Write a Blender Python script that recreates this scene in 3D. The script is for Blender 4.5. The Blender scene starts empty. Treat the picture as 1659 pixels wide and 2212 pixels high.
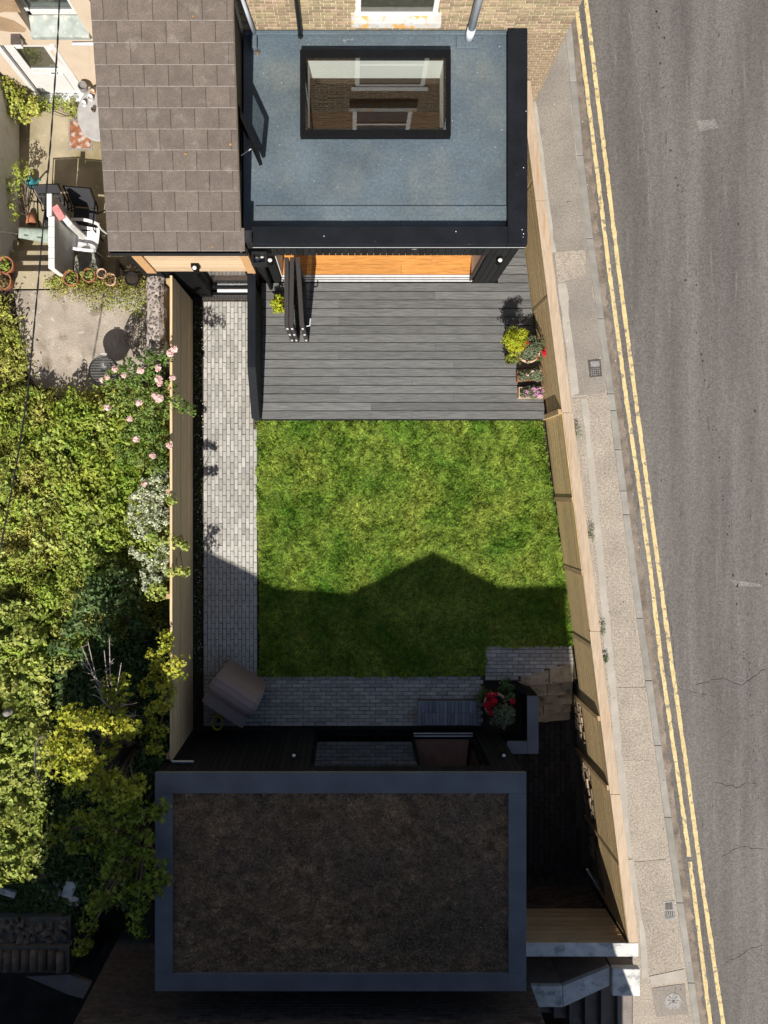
import bpy, math, random
import numpy as np
from mathutils import Vector, Matrix, Euler

random.seed(7)
rng = np.random.default_rng(7)
scene = bpy.context.scene
COL = scene.collection

# ------------------------------------------------------------------ camera
H, F, NX, NY = 15.5, 1825.0, 760.0, 1062.0      # camera height, focal length and nadir measured on the photograph
cam_d = bpy.data.cameras.new('camera')
cam = bpy.data.objects.new('camera', cam_d)
COL.objects.link(cam)
cam.location = (0, 0, H)
cam.rotation_euler = (0, 0, 0)                   # straight down, image top = +Y
cam_d.sensor_width = 36
cam_d.lens = F / 2212 * 36
cam_d.shift_x = (829.5 - NX) / 2212
cam_d.shift_y = -(1106 - NY) / 2212
cam_d.clip_end = 2000
scene.camera = cam

# ------------------------------------------------------------------ sky, sun, exposure
SUN_DIR = Vector((0.094, 1.0, -1.10)).normalized()   # the way the sunlight travels
elev = math.asin(-SUN_DIR.z)
world = bpy.data.worlds.new('World')
scene.world = world
world.use_nodes = True
wn = world.node_tree
sky = wn.nodes.new('ShaderNodeTexSky')
sky.sky_type = 'NISHITA'
sky.sun_disc = False
sky.sun_elevation = elev
sky.sun_rotation = math.pi + math.atan2(0.094, 1.0)
wn.links.new(sky.outputs[0], wn.nodes['Background'].inputs['Color'])
wn.nodes['Background'].inputs['Strength'].default_value = 0.06
sun_d = bpy.data.lights.new('sun', 'SUN')
sun_d.energy = 5.0
sun_d.angle = math.radians(0.5)
sun_d.color = (1.0, 0.95, 0.87)
sun = bpy.data.objects.new('sun', sun_d)
COL.objects.link(sun)
sun.location = (-3, -20, 25)
sun.rotation_euler = SUN_DIR.to_track_quat('-Z', 'Y').to_euler()
scene.view_settings.view_transform = 'Standard'
scene.view_settings.look = 'None'
scene.view_settings.exposure = 0.62
scene.view_settings.gamma = 1.0
scene.view_settings.use_curve_mapping = False

# ------------------------------------------------------------------ helpers
def A(x, y, z=0.0):
    """photograph position (1659-wide) at height z -> plan position in metres"""
    k = (H - z) / F
    return ((x - NX) * k, (NY - y) * k)

def A3(x, y, z=0.0):
    X, Y = A(x, y, z)
    return Vector((X, Y, z))

WL = {}                                          # world origin of every object built

def tag(o, label=None, cat=None, group=None, kind=None):
    if label: o['label'] = label
    if cat: o['category'] = cat
    if group: o['group'] = group
    if kind: o['kind'] = kind
    return o

def thing(name, label, cat, loc, group=None):
    o = bpy.data.objects.new(name, None)
    o.empty_display_size = 0.2
    COL.objects.link(o)
    o.location = loc
    WL[o] = Vector(loc)
    return tag(o, label, cat, group)

def link(o, parent, world_loc):
    COL.objects.link(o)
    world_loc = Vector(world_loc)
    if parent is not None:
        o.parent = parent
        o.location = world_loc - WL[parent]
    else:
        o.location = world_loc
    WL[o] = world_loc
    return o

class MB:
    def __init__(s):
        s.v = []; s.f = []
    def add(s, vs, fs):
        o = len(s.v)
        s.v += [tuple(v) for v in vs]
        s.f += [tuple(i + o for i in f) for f in fs]
        return s
    def prism(s, poly, z0, z1):
        n = len(poly)
        a = sum(poly[i][0] * poly[(i + 1) % n][1] - poly[(i + 1) % n][0] * poly[i][1] for i in range(n))
        if a < 0:
            poly = poly[::-1]
            if not isinstance(z1, (int, float)): z1 = list(z1)[::-1]
            if not isinstance(z0, (int, float)): z0 = list(z0)[::-1]
        zt = [z1] * n if isinstance(z1, (int, float)) else z1
        zb = [z0] * n if isinstance(z0, (int, float)) else z0
        vs = [(p[0], p[1], zb[i]) for i, p in enumerate(poly)] + [(p[0], p[1], zt[i]) for i, p in enumerate(poly)]
        fs = [tuple(range(n - 1, -1, -1)), tuple(range(n, 2 * n))]
        fs += [(i, (i + 1) % n, n + (i + 1) % n, n + i) for i in range(n)]
        return s.add(vs, fs)
    def box(s, x0, y0, z0, x1, y1, z1):
        x0, x1 = min(x0, x1), max(x0, x1); y0, y1 = min(y0, y1), max(y0, y1); z0, z1 = min(z0, z1), max(z0, z1)
        return s.prism([(x0, y0), (x1, y0), (x1, y1), (x0, y1)], z0, z1)
    def obox(s, c, size, rot=(0, 0, 0)):
        m = Matrix.Translation(Vector(c)) @ Euler(rot).to_matrix().to_4x4()
        a, b, d = size[0] / 2, size[1] / 2, size[2] / 2
        vs = [m @ Vector((x, y, z)) for z in (-d, d) for x, y in ((-a, -b), (a, -b), (a, b), (-a, b))]
        return s.add(vs, [(3, 2, 1, 0), (4, 5, 6, 7), (0, 1, 5, 4), (1, 2, 6, 5), (2, 3, 7, 6), (3, 0, 4, 7)])
    def tube(s, pts, r, n=6, cap=True):
        pts = [Vector(p) for p in pts]
        rs = [r] * len(pts) if isinstance(r, (int, float)) else r
        rings = []
        for i, p in enumerate(pts):
            t = (pts[min(i + 1, len(pts) - 1)] - pts[max(i - 1, 0)]).normalized()
            u = t.cross(Vector((0, 0, 1)) if abs(t.z) < 0.9 else Vector((1, 0, 0))).normalized()
            w = t.cross(u)
            rings.append([p + (u * math.cos(2 * math.pi * k / n) + w * math.sin(2 * math.pi * k / n)) * rs[i] for k in range(n)])
        vs = [v for ring in rings for v in ring]
        fs = [(i * n + k, i * n + (k + 1) % n, (i + 1) * n + (k + 1) % n, (i + 1) * n + k) for i in range(len(pts) - 1) for k in range(n)]
        if cap:
            fs += [tuple(range(n))[::-1], tuple(range((len(pts) - 1) * n, len(pts) * n))]
        return s.add(vs, fs)
    def lathe(s, c, prof, n=18, sx=1, sy=1, rz=0):
        vs = []; fs = []
        for r, z in prof:
            for k in range(n):
                a = 2 * math.pi * k / n
                x, y = r * math.cos(a) * sx, r * math.sin(a) * sy
                vs.append((c[0] + x * math.cos(rz) - y * math.sin(rz), c[1] + x * math.sin(rz) + y * math.cos(rz), c[2] + z))
        m = len(prof)
        fs = [(i * n + k, i * n + (k + 1) % n, (i + 1) * n + (k + 1) % n, (i + 1) * n + k) for i in range(m - 1) for k in range(n)]
        if prof[0][0] > 1e-4: fs.append(tuple(range(n))[::-1])
        if prof[-1][0] > 1e-4: fs.append(tuple(range((m - 1) * n, m * n)))
        return s.add(vs, fs)
    def mesh(s, name, m, origin):
        me = bpy.data.meshes.new(name)
        ox, oy, oz = origin
        me.from_pydata([(x - ox, y - oy, z - oz) for x, y, z in s.v], [], s.f)
        me.materials.append(m)
        me.update()
        return me
    def build(s, name, m, parent=None, smooth=False, bevel=0.0, kind=None):
        xs, ys, zs = zip(*s.v)
        org = ((min(xs) + max(xs)) / 2, (min(ys) + max(ys)) / 2, min(zs))
        me = s.mesh(name, m, org)
        if smooth:
            me.polygons.foreach_set('use_smooth', [True] * len(me.polygons))
        o = bpy.data.objects.new(name, me)
        link(o, parent, org)
        if bevel:
            b = o.modifiers.new('bevel', 'BEVEL'); b.width = bevel; b.segments = 2; b.limit_method = 'ANGLE'
        if kind: o['kind'] = kind
        return o

def Bx(name, m, parent, *a, **k):
    return MB().box(*a).build(name, m, parent, **k)

def chamfer_mesh(name, m, sx, sy, sz, b, bottom=False):
    """a piece centred in plan, top at z=0: chamfered top edge"""
    me = bpy.data.meshes.new(name)
    vs = []
    for (ix, z) in ((0, -sz), (0, -b), (b, 0)):
        for x, y in ((-1, -1), (1, -1), (1, 1), (-1, 1)):
            vs.append((x * (sx / 2 - ix), y * (sy / 2 - ix), z))
    fs = [(8, 9, 10, 11)]
    for l in (0, 4):
        fs += [(l + k, l + (k + 1) % 4, l + 4 + (k + 1) % 4, l + 4 + k) for k in range(4)]
    if bottom: fs.append((3, 2, 1, 0))
    me.from_pydata(vs, [], fs)
    me.materials.append(m)
    me.update()
    return me

def inst(me, name, parent, loc, rot=(0, 0, 0), scale=(1, 1, 1)):
    o = bpy.data.objects.new(name, me)
    link(o, parent, loc)
    o.rotation_euler = rot
    o.scale = scale
    return o

def pieces(specs, name, parent, me, limit=300):
    """specs: (loc, rot, scale), those that show largest first; past the limit they are joined into one part"""
    for loc, rot, sc in specs[:limit]:
        inst(me, name, parent, loc, rot, sc)
    rest = specs[limit:]
    if rest:
        base = np.array([v.co[:] for v in me.vertices])
        fs = [tuple(p.vertices) for p in me.polygons]
        b = MB()
        for loc, rot, sc in rest:
            M = np.array(Euler(rot).to_matrix()) @ np.diag(sc)
            b.add((base @ M.T + np.array(loc)).tolist(), fs)
        b.build(name + '_remainder', me.materials[0], parent, kind='stuff')

def leaf_obj(name, m, P, Nn, size, aspect=0.6, fold=0.25, parent=None, kind=None, lobes=False):
    """one mesh of many small folded leaves; P positions, Nn normals, size lengths"""
    P = np.asarray(P, float); n = len(P)
    Nn = np.asarray(Nn, float); Nn = Nn / (np.linalg.norm(Nn, axis=1, keepdims=True) + 1e-9)
    size = np.broadcast_to(np.asarray(size, float), (n,))[:, None]
    r = rng.normal(size=(n, 3))
    u = r - (r * Nn).sum(1, keepdims=True) * Nn
    u /= np.linalg.norm(u, axis=1, keepdims=True) + 1e-9
    w = np.cross(Nn, u)
    f = fold * rng.uniform(0.3, 1.3, (n, 1))
    if lobes:
        # five-pointed leaf: fan of triangles round the base
        ang = np.array([-1.9, -1.35, -0.85, -0.42, 0.0, 0.42, 0.85, 1.35, 1.9])
        rad = np.array([0.45, 0.32, 0.72, 0.42, 1.0, 0.42, 0.72, 0.32, 0.45])
        vs = [P]
        for a, rr in zip(ang, rad):
            vs.append(P + (u * math.cos(a) + w * math.sin(a)) * rr * size * 0.75 + Nn * size * f * (abs(a) / 2 - 0.3 * rr))
        V = np.stack(vs, 1).reshape(-1, 3)
        k = 10
        tri = np.array([[0, i, i + 1] for i in range(1, 9)])
        Fc = (np.arange(n)[:, None, None] * k + tri[None]).reshape(-1, 3)
        ln = 3
    else:
        a0 = P - u * size * 0.5
        a1 = P + w * size * aspect * 0.5 + Nn * size * f * 0.5
        a2 = P + u * size * 0.5 - Nn * size * f * 0.3
        a3 = P - w * size * aspect * 0.5 + Nn * size * f * 0.5
        V = np.stack([a0, a1, a2, a3], 1).reshape(-1, 3)
        tri = np.array([[0, 3, 2], [0, 2, 1]])
        Fc = (np.arange(n)[:, None, None] * 4 + tri[None]).reshape(-1, 3)
        ln = 3
    return raw_obj(name, m, V, Fc, ln, parent, kind)

def raw_obj(name, m, V, Fc, ln, parent=None, kind=None):
    org = np.array([(V[:, 0].min() + V[:, 0].max()) / 2, (V[:, 1].min() + V[:, 1].max()) / 2, V[:, 2].min()])
    me = bpy.data.meshes.new(name)
    me.vertices.add(len(V)); me.vertices.foreach_set('co', (V - org).astype(np.float32).ravel())
    me.loops.add(Fc.size); me.loops.foreach_set('vertex_index', Fc.astype(np.int32).ravel())
    me.polygons.add(len(Fc)); me.polygons.foreach_set('loop_start', np.arange(0, Fc.size, ln, dtype=np.int32))
    me.materials.append(m)
    me.update(calc_edges=True)
    o = bpy.data.objects.new(name, me)
    link(o, parent, org)
    if kind: o['kind'] = kind
    return o

def smooth_noise(x, y, seed=0, sc=1.0):
    """cheap value noise in numpy, 0..1"""
    r = np.random.default_rng(seed).random((64, 64))
    x = np.asarray(x) * sc + 100.3; y = np.asarray(y) * sc + 100.7
    i = np.floor(x).astype(int); j = np.floor(y).astype(int); fx = x - i; fy = y - j
    fx = fx * fx * (3 - 2 * fx); fy = fy * fy * (3 - 2 * fy)
    g = lambda a, b: r[a % 64, b % 64]
    return (g(i, j) * (1 - fx) + g(i + 1, j) * fx) * (1 - fy) + (g(i, j + 1) * (1 - fx) + g(i + 1, j + 1) * fx) * fy

def in_poly(x, y, poly):
    x = np.asarray(x); y = np.asarray(y); c = np.zeros(x.shape, bool)
    n = len(poly)
    for i in range(n):
        x0, y0 = poly[i]; x1, y1 = poly[(i + 1) % n]
        if y0 == y1: continue
        c ^= ((y0 > y) != (y1 > y)) & (x < (x1 - x0) * (y - y0) / (y1 - y0) + x0)
    return c

# ------------------------------------------------------------------ materials
def mat(name, col, rough=0.85, var=0.18, scale=6.0, col2=None, stretch=(1, 1, 1), rz=0.0, bump=0.15, bscale=90.0,
        rnd=0.0, isl=0.0, fine=0.0, fscale=250.0, metal=0.0, spec=0.3, hue=0.0, detail=5.0, spots=None, trans=0.0, dist=0.0, bstretch=None):
    m = bpy.data.materials.new(name)
    m.use_nodes = True
    nt = m.node_tree; N = nt.nodes; L = nt.links
    b = N['Principled BSDF']
    b.inputs['Roughness'].default_value = rough
    b.inputs['Metallic'].default_value = metal
    b.inputs['Specular IOR Level'].default_value = spec
    g = N.new('ShaderNodeNewGeometry')
    mp = N.new('ShaderNodeMapping'); mp.vector_type = 'POINT'
    mp.inputs['Rotation'].default_value = (0, 0, rz)
    mp.inputs['Scale'].default_value = stretch
    L.new(g.outputs['Position'], mp.inputs['Vector'])
    no = N.new('ShaderNodeTexNoise'); no.inputs['Scale'].default_value = scale; no.inputs['Detail'].default_value = detail
    no.inputs['Distortion'].default_value = dist
    L.new(mp.outputs[0], no.inputs['Vector'])
    if rnd:
        oi = N.new('ShaderNodeObjectInfo')
        ad = N.new('ShaderNodeVectorMath'); ad.operation = 'MULTIPLY_ADD'
        cb = N.new('ShaderNodeCombineXYZ')
        for k in range(3): L.new(oi.outputs['Random'], cb.inputs[k])
        L.new(cb.outputs[0], ad.inputs[0]); ad.inputs[1].default_value = (31, 17, 23)
        L.new(mp.outputs[0], ad.inputs[2]); L.new(ad.outputs[0], no.inputs['Vector'])
    rp = N.new('ShaderNodeMapRange'); rp.inputs['From Min'].default_value = 0.3; rp.inputs['From Max'].default_value = 0.7
    L.new(no.outputs['Fac'], rp.inputs['Value'])
    mx = N.new('ShaderNodeMix'); mx.data_type = 'RGBA'
    c1 = [c * (1 - var) for c in col]; c2 = [min(1, c * (1 + var)) for c in col] if col2 is None else col2
    mx.inputs[6].default_value = (*c1, 1); mx.inputs[7].default_value = (*c2, 1)
    L.new(rp.outputs[0], mx.inputs[0])
    out = mx.outputs[2]
    if spots:
        for (sc, lo, hi, sccol, amt) in spots:
            n2 = N.new('ShaderNodeTexNoise'); n2.inputs['Scale'].default_value = sc; n2.inputs['Detail'].default_value = 6
            L.new(mp.outputs[0], n2.inputs['Vector'])
            r2 = N.new('ShaderNodeMapRange'); r2.inputs['From Min'].default_value = lo; r2.inputs['From Max'].default_value = hi
            r2.inputs['To Max'].default_value = amt
            L.new(n2.outputs['Fac'], r2.inputs['Value'])
            m2 = N.new('ShaderNodeMix'); m2.data_type = 'RGBA'
            m2.inputs[7].default_value = (*sccol, 1)
            L.new(r2.outputs[0], m2.inputs[0]); L.new(out, m2.inputs[6]); out = m2.outputs[2]
    if fine:
        n3 = N.new('ShaderNodeTexNoise'); n3.inputs['Scale'].default_value = fscale; n3.inputs['Detail'].default_value = 2
        L.new(g.outputs['Position'], n3.inputs['Vector'])
        r3 = N.new('ShaderNodeMapRange'); r3.inputs['From Min'].default_value = 0.25; r3.inputs['From Max'].default_value = 0.75
        r3.inputs['To Min'].default_value = 1 - fine; r3.inputs['To Max'].default_value = 1 + fine
        L.new(n3.outputs['Fac'], r3.inputs['Value'])
        hv = N.new('ShaderNodeHueSaturation'); L.new(r3.outputs[0], hv.inputs['Value']); L.new(out, hv.inputs['Color']); out = hv.outputs[0]
    if rnd or isl:
        src = N.new('ShaderNodeObjectInfo').outputs['Random'] if rnd else g.outputs['Random Per Island']
        a = rnd or isl
        r4 = N.new('ShaderNodeMapRange'); r4.inputs['To Min'].default_value = 1 - a; r4.inputs['To Max'].default_value = 1 + a
        L.new(src, r4.inputs['Value'])
        hv = N.new('ShaderNodeHueSaturation'); L.new(r4.outputs[0], hv.inputs['Value']); L.new(out, hv.inputs['Color'])
        if hue:
            w = N.new('ShaderNodeMath'); w.operation = 'MULTIPLY'; w.inputs[1].default_value = 7.31; L.new(src, w.inputs[0])
            w2 = N.new('ShaderNodeMath'); w2.operation = 'FRACT'; L.new(w.outputs[0], w2.inputs[0])
            r5 = N.new('ShaderNodeMapRange'); r5.inputs['To Min'].default_value = 0.5 - hue; r5.inputs['To Max'].default_value = 0.5 + hue
            L.new(w2.outputs[0], r5.inputs['Value']); L.new(r5.outputs[0], hv.inputs['Hue'])
        out = hv.outputs[0]
    L.new(out, b.inputs['Base Color'])
    if bump:
        n4 = N.new('ShaderNodeTexNoise'); n4.inputs['Scale'].default_value = bscale; n4.inputs['Detail'].default_value = 4
        if bstretch:
            mp2 = N.new('ShaderNodeMapping'); mp2.inputs['Rotation'].default_value = (0, 0, rz); mp2.inputs['Scale'].default_value = bstretch
            L.new(g.outputs['Position'], mp2.inputs['Vector']); L.new(mp2.outputs[0], n4.inputs['Vector'])
        else:
            L.new(mp.outputs[0], n4.inputs['Vector'])
        bp = N.new('ShaderNodeBump'); bp.inputs['Strength'].default_value = bump; bp.inputs['Distance'].default_value = 0.02
        L.new(n4.outputs['Fac'], bp.inputs['Height']); L.new(bp.outputs[0], b.inputs['Normal'])
    if trans:
        tr = N.new('ShaderNodeBsdfTranslucent'); ms = N.new('ShaderNodeMixShader'); ms.inputs[0].default_value = trans
        L.new(out, tr.inputs['Color']); L.new(b.outputs[0], ms.inputs[1]); L.new(tr.outputs[0], ms.inputs[2])
        L.new(ms.outputs[0], N['Material Output'].inputs['Surface'])
    return m

def glass_mat(name, tint=(0.85, 0.88, 0.88), f0=0.08):
    """thin pane: see-through, mirror-like towards grazing angles (same from both sides)"""
    m = bpy.data.materials.new(name); m.use_nodes = True
    nt = m.node_tree; N = nt.nodes; L = nt.links
    N.remove(N['Principled BSDF'])
    lw_ = N.new('ShaderNodeLayerWeight'); lw_.inputs['Blend'].default_value = 0.5
    pw = N.new('ShaderNodeMath'); pw.operation = 'POWER'; pw.inputs[1].default_value = 4.0
    ma = N.new('ShaderNodeMath'); ma.operation = 'MULTIPLY_ADD'; ma.inputs[1].default_value = 1 - f0; ma.inputs[2].default_value = f0
    L.new(lw_.outputs['Facing'], pw.inputs[0]); L.new(pw.outputs[0], ma.inputs[0])
    tr = N.new('ShaderNodeBsdfTransparent'); tr.inputs['Color'].default_value = (*tint, 1)
    gl = N.new('ShaderNodeBsdfGlossy'); gl.inputs['Roughness'].default_value = 0.01
    ms = N.new('ShaderNodeMixShader')
    L.new(ma.outputs[0], ms.inputs[0]); L.new(tr.outputs[0], ms.inputs[1]); L.new(gl.outputs[0], ms.inputs[2])
    L.new(ms.outputs[0], N['Material Output'].inputs['Surface'])
    return m

FENCE_RZ = math.atan(0.1255)                     # the street fence runs 7 degrees off the garden's axis
M = {}
M['soil'] = mat('soil', (0.035, 0.026, 0.018), 0.95, 0.4, 12, bump=0.6, bscale=60)
M['earth'] = mat('earth', (0.035, 0.029, 0.022), 0.95, 0.4, 3, bump=0.5, bscale=30)
M['asphalt'] = mat('asphalt', (0.118, 0.107, 0.098), 0.9, 0.24, 0.8, stretch=(3.0, 0.22, 1), rz=FENCE_RZ, fine=0.30, fscale=32, bump=0.5, bscale=60, bstretch=(1, 1, 1),
                   spots=[(1.1, 0.52, 0.72, (0.085, 0.078, 0.074), 0.75), (3, 0.62, 0.72, (0.165, 0.152, 0.14), 0.6), (13, 0.68, 0.70, (0.035, 0.032, 0.03), 0.8)])
M['oil'] = mat('oil_stain', (0.03, 0.027, 0.025), 0.8, 0.2, 20, bump=0)
M['scuff'] = mat('road_scuff', (0.17, 0.158, 0.145), 0.9, 0.2, 10, fine=0.4, fscale=30, bump=0.3)
M['gutter_dirt'] = mat('gutter_dirt', (0.18, 0.145, 0.115), 0.95, 0.35, 5, fine=0.3, fscale=60, bump=0.4, bscale=80)
M['yellow'] = mat('yellow_paint', (0.52, 0.405, 0.20), 0.8, 0.14, 8, fine=0.22, fscale=40, bump=0.3, bscale=120,
                  spots=[(12, 0.56, 0.66, (0.17, 0.15, 0.13), 0.85)])
M['kerb'] = mat('kerb_stone', (0.23, 0.215, 0.19), 0.85, 0.15, 5, fine=0.14, fscale=110, rnd=0.10, bump=0.2)
M['pave_asphalt'] = mat('pavement_asphalt', (0.215, 0.19, 0.163), 0.9, 0.12, 1.7, fine=0.26, fscale=40, bump=0.35, bscale=80,
                        spots=[(3, 0.62, 0.7, (0.16, 0.14, 0.12), 0.5)])
M['pave_concrete'] = mat('pavement_concrete', (0.29, 0.25, 0.205), 0.9, 0.12, 1.9, fine=0.34, fscale=35, bump=0.5, bscale=60, rnd=0.05,
                         spots=[(40, 0.68, 0.72, (0.42, 0.38, 0.31), 0.6)])
M['pave_strip'] = mat('pavement_strip', (0.33, 0.30, 0.26), 0.9, 0.10, 4, fine=0.10, fscale=80, bump=0.2)
M['iron'] = mat('cast_iron', (0.09, 0.075, 0.07), 0.6, 0.3, 20, metal=0.3, bump=0.2)
M['iron_pale'] = mat('worn_iron', (0.24, 0.23, 0.22), 0.6, 0.25, 20, metal=0.2, bump=0.2)
M['rust'] = mat('rusty_plate', (0.22, 0.09, 0.045), 0.85, 0.35, 9, spots=[(7, 0.5, 0.62, (0.42, 0.36, 0.32), 0.9)])
M['paver'] = mat('grey_paver', (0.335, 0.323, 0.300), 0.85, 0.14, 12, rnd=0.20, hue=0.015, fine=0.14, fscale=60, bump=0.3, bscale=90,
                 spots=[(1.3, 0.55, 0.72, (0.22, 0.205, 0.17), 0.5)])
M['paver_step'] = mat('slate_paver', (0.19, 0.21, 0.235), 0.8, 0.12, 25, rnd=0.25, fine=0.08, fscale=180, bump=0.25, bscale=140)
M['joint'] = mat('joint_sand', (0.07, 0.06, 0.045), 0.95, 0.3, 20, bump=0.4)
M['deck'] = mat('deck_board', (0.118, 0.118, 0.115), 0.72, 0.34, 3.6, stretch=(1.0, 18, 18), rnd=0.18, bump=0.45, bscale=14, detail=6, dist=0.6, spec=0.3)
M['black_clad'] = mat('black_cladding', (0.0125, 0.013, 0.0135), 0.7, 0.3, 10, stretch=(8, 8, 0.8), rnd=0.3, bump=0.15, bscale=40, spec=0.14)
M['black_metal'] = mat('black_metal', (0.006, 0.0062, 0.007), 0.6, 0.15, 8, bump=0.03, spec=0.08)
M['coping'] = mat('dark_coping', (0.0085, 0.0098, 0.013), 0.65, 0.25, 3, fine=0.2, fscale=40, bump=0.08, spec=0.12,
                  spots=[(22, 0.74, 0.76, (0.3, 0.3, 0.3), 0.8)])
M['coping_blue'] = mat('slate_blue_coping', (0.125, 0.130, 0.142), 0.7, 0.15, 2.5, fine=0.08, fscale=150, bump=0.08, spots=[(20, 0.745, 0.765, (0.4, 0.4, 0.4), 0.8)])
M['bifold'] = mat('bronze_grain_frame', (0.032, 0.028, 0.026), 0.65, 0.35, 60, stretch=(3, 0.5, 1), fine=0.35, fscale=120, bump=0.2, spec=0.4)
M['silver'] = mat('silver_trim', (0.62, 0.62, 0.63), 0.4, 0.08, 10, metal=0.2, bump=0)
M['membrane'] = mat('roof_membrane', (0.080, 0.105, 0.124), 0.7, 0.22, 1.1, fine=0.20, fscale=26, bump=0.2, bscale=30, spec=0.3, detail=9,
                    spots=[(1.7, 0.5, 0.75, (0.135, 0.148, 0.138), 0.7), (9, 0.70, 0.74, (0.30, 0.30, 0.26), 0.4), (0.8, 0.55, 0.75, (0.058, 0.083, 0.108), 0.7)])
M['tile'] = mat('roof_tile', (0.118, 0.096, 0.082), 0.9, 0.16, 5, rnd=0.09, fine=0.22, fscale=50, bump=0.3, bscale=160,
                spots=[(4.5, 0.60, 0.74, (0.21, 0.19, 0.17), 0.55), (11, 0.735, 0.75, (0.5, 0.24, 0.03), 0.0)])
M['tile_edge'] = mat('pale_tile_edge', (0.21, 0.185, 0.165), 0.9, 0.25, 15)  # paler colour for the lower edge faces of the tiles
M['pine'] = mat('pale_pine', (0.50, 0.37, 0.24), 0.75, 0.14, 9, stretch=(0.7, 8, 8), rnd=0.10, bump=0.2, bscale=30,
                spots=[(2.6, 0.655, 0.69, (0.30, 0.14, 0.06), 0.85)])
M['pine_trim'] = mat('warm_pine_trim', (0.46, 0.27, 0.13), 0.7, 0.2, 7, stretch=(8, 8, 0.8), bump=0.15)
M['fence'] = mat('treated_fence_board', (0.52, 0.375, 0.19), 0.8, 0.22, 5, stretch=(14, 0.7, 14), rz=FENCE_RZ, rnd=0.12, bump=0.35, bscale=9, detail=6)
M['fence_cap'] = mat('planed_fence_cap', (0.40, 0.305, 0.215), 0.75, 0.16, 4, stretch=(9, 0.8, 9), rz=FENCE_RZ, rnd=0.10, bump=0.2, bscale=10, dist=1.2,
                     spots=[(1.6, 0.60, 0.72, (0.36, 0.20, 0.10), 0.7)])
M['fence_left'] = mat('brown_fence_board', (0.62, 0.45, 0.26), 0.85, 0.22, 4, stretch=(14, 0.6, 14), rnd=0.14, bump=0.3, bscale=12, detail=6)
M['fence_x'] = mat('cross_fence_board', (0.50, 0.365, 0.21), 0.85, 0.22, 4, stretch=(0.7, 14, 14), rnd=0.14, bump=0.3, bscale=12, detail=6)
M['post'] = mat('fence_post', (0.38, 0.26, 0.14), 0.85, 0.2, 6, stretch=(6, 6, 1), bump=0.2)
M['floor_wood'] = mat('orange_floor', (0.47, 0.21, 0.055), 0.5, 0.30, 3.0, stretch=(0.8, 10, 10), rnd=0.10, bump=0.08, bscale=20, detail=6, dist=1.5)
M['brick'] = mat('stock_brick', (0.265, 0.205, 0.13), 0.9, 0.22, 14, rnd=0.26, hue=0.018, fine=0.15, fscale=120, bump=0.4, bscale=90)
M['mortar'] = mat('pale_mortar', (0.58, 0.50, 0.39), 0.95, 0.15, 14, fine=0.1, bump=0.3)
M['brick_dark'] = mat('dark_brick', (0.085, 0.062, 0.048), 0.9, 0.3, 10, rnd=0.4, hue=0.02, fine=0.15, bump=0.4)  # very dark base colour, varied brick by brick
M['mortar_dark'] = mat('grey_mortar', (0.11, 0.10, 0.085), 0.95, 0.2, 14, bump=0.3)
M['white_paint'] = mat('white_paint', (0.54, 0.54, 0.535), 0.6, 0.05, 6, bump=0.05)
M['sill'] = mat('weathered_sill', (0.43, 0.42, 0.40), 0.85, 0.10, 9, bump=0.25, spots=[(7, 0.53, 0.60, (0.52, 0.27, 0.04), 0.9), (14, 0.6, 0.66, (0.33, 0.30, 0.26), 0.7)])
M['pipe_grey'] = mat('grey_pipe', (0.50, 0.53, 0.58), 0.5, 0.08, 4, bump=0.02)
M['pipe_black'] = mat('black_pipe', (0.012, 0.012, 0.012), 0.4, 0.1, 8, bump=0.05, spec=0.5)
M['cream_render'] = mat('cream_render', (0.49, 0.40, 0.305), 0.9, 0.06, 3, fine=0.06, fscale=50, bump=0.25, bscale=50, spots=[(0.9, 0.60, 0.63, (0.42, 0.28, 0.17), 0.85)])
M['white_render'] = mat('whitewash', (0.60, 0.59, 0.56), 0.9, 0.08, 5, fine=0.05, bump=0.4, bscale=40, spots=[(6, 0.6, 0.7, (0.42, 0.40, 0.35), 0.5)])
M['yard'] = mat('yard_concrete', (0.30, 0.255, 0.175), 0.92, 0.2, 2.2, fine=0.14, fscale=60, bump=0.35, bscale=50, spots=[(1.3, 0.5, 0.64, (0.19, 0.155, 0.075), 0.75), (9, 0.66, 0.72, (0.42, 0.38, 0.31), 0.6)])
M['old_concrete'] = mat('old_concrete', (0.29, 0.25, 0.205), 0.95, 0.22, 2.6, fine=0.2, fscale=45, bump=0.5, bscale=40, spots=[(3.1, 0.55, 0.7, (0.13, 0.105, 0.075), 0.75), (5, 0.60, 0.68, (0.44, 0.41, 0.37), 0.7)])
M['flint'] = mat('flint_wall', (0.33, 0.285, 0.25), 0.9, 0.15, 8, fine=0.15, bump=0.5, bscale=40)
M['flint_stone'] = mat('dark_flint', (0.12, 0.10, 0.09), 0.6, 0.3, 30, rnd=0.35, bump=0.3)
M['step_stone'] = mat('mossy_step_stone', (0.36, 0.29, 0.20), 0.9, 0.25, 6, rnd=0.1, fine=0.25, fscale=70, bump=0.6, bscale=35, spots=[(5, 0.52, 0.66, (0.06, 0.055, 0.03), 0.75)])
M['rubble'] = mat('rubble_stone', (0.28, 0.21, 0.14), 0.9, 0.25, 8, rnd=0.35, bump=0.6, bscale=30)
M['ruin'] = mat('dark_ruin_stone', (0.13, 0.10, 0.075), 0.95, 0.3, 8, rnd=0.35, bump=0.6, bscale=30)
M['dark_paver'] = mat('dark_brick_paver', (0.034, 0.030, 0.029), 0.9, 0.2, 12, rnd=0.3, bump=0.3)
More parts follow.
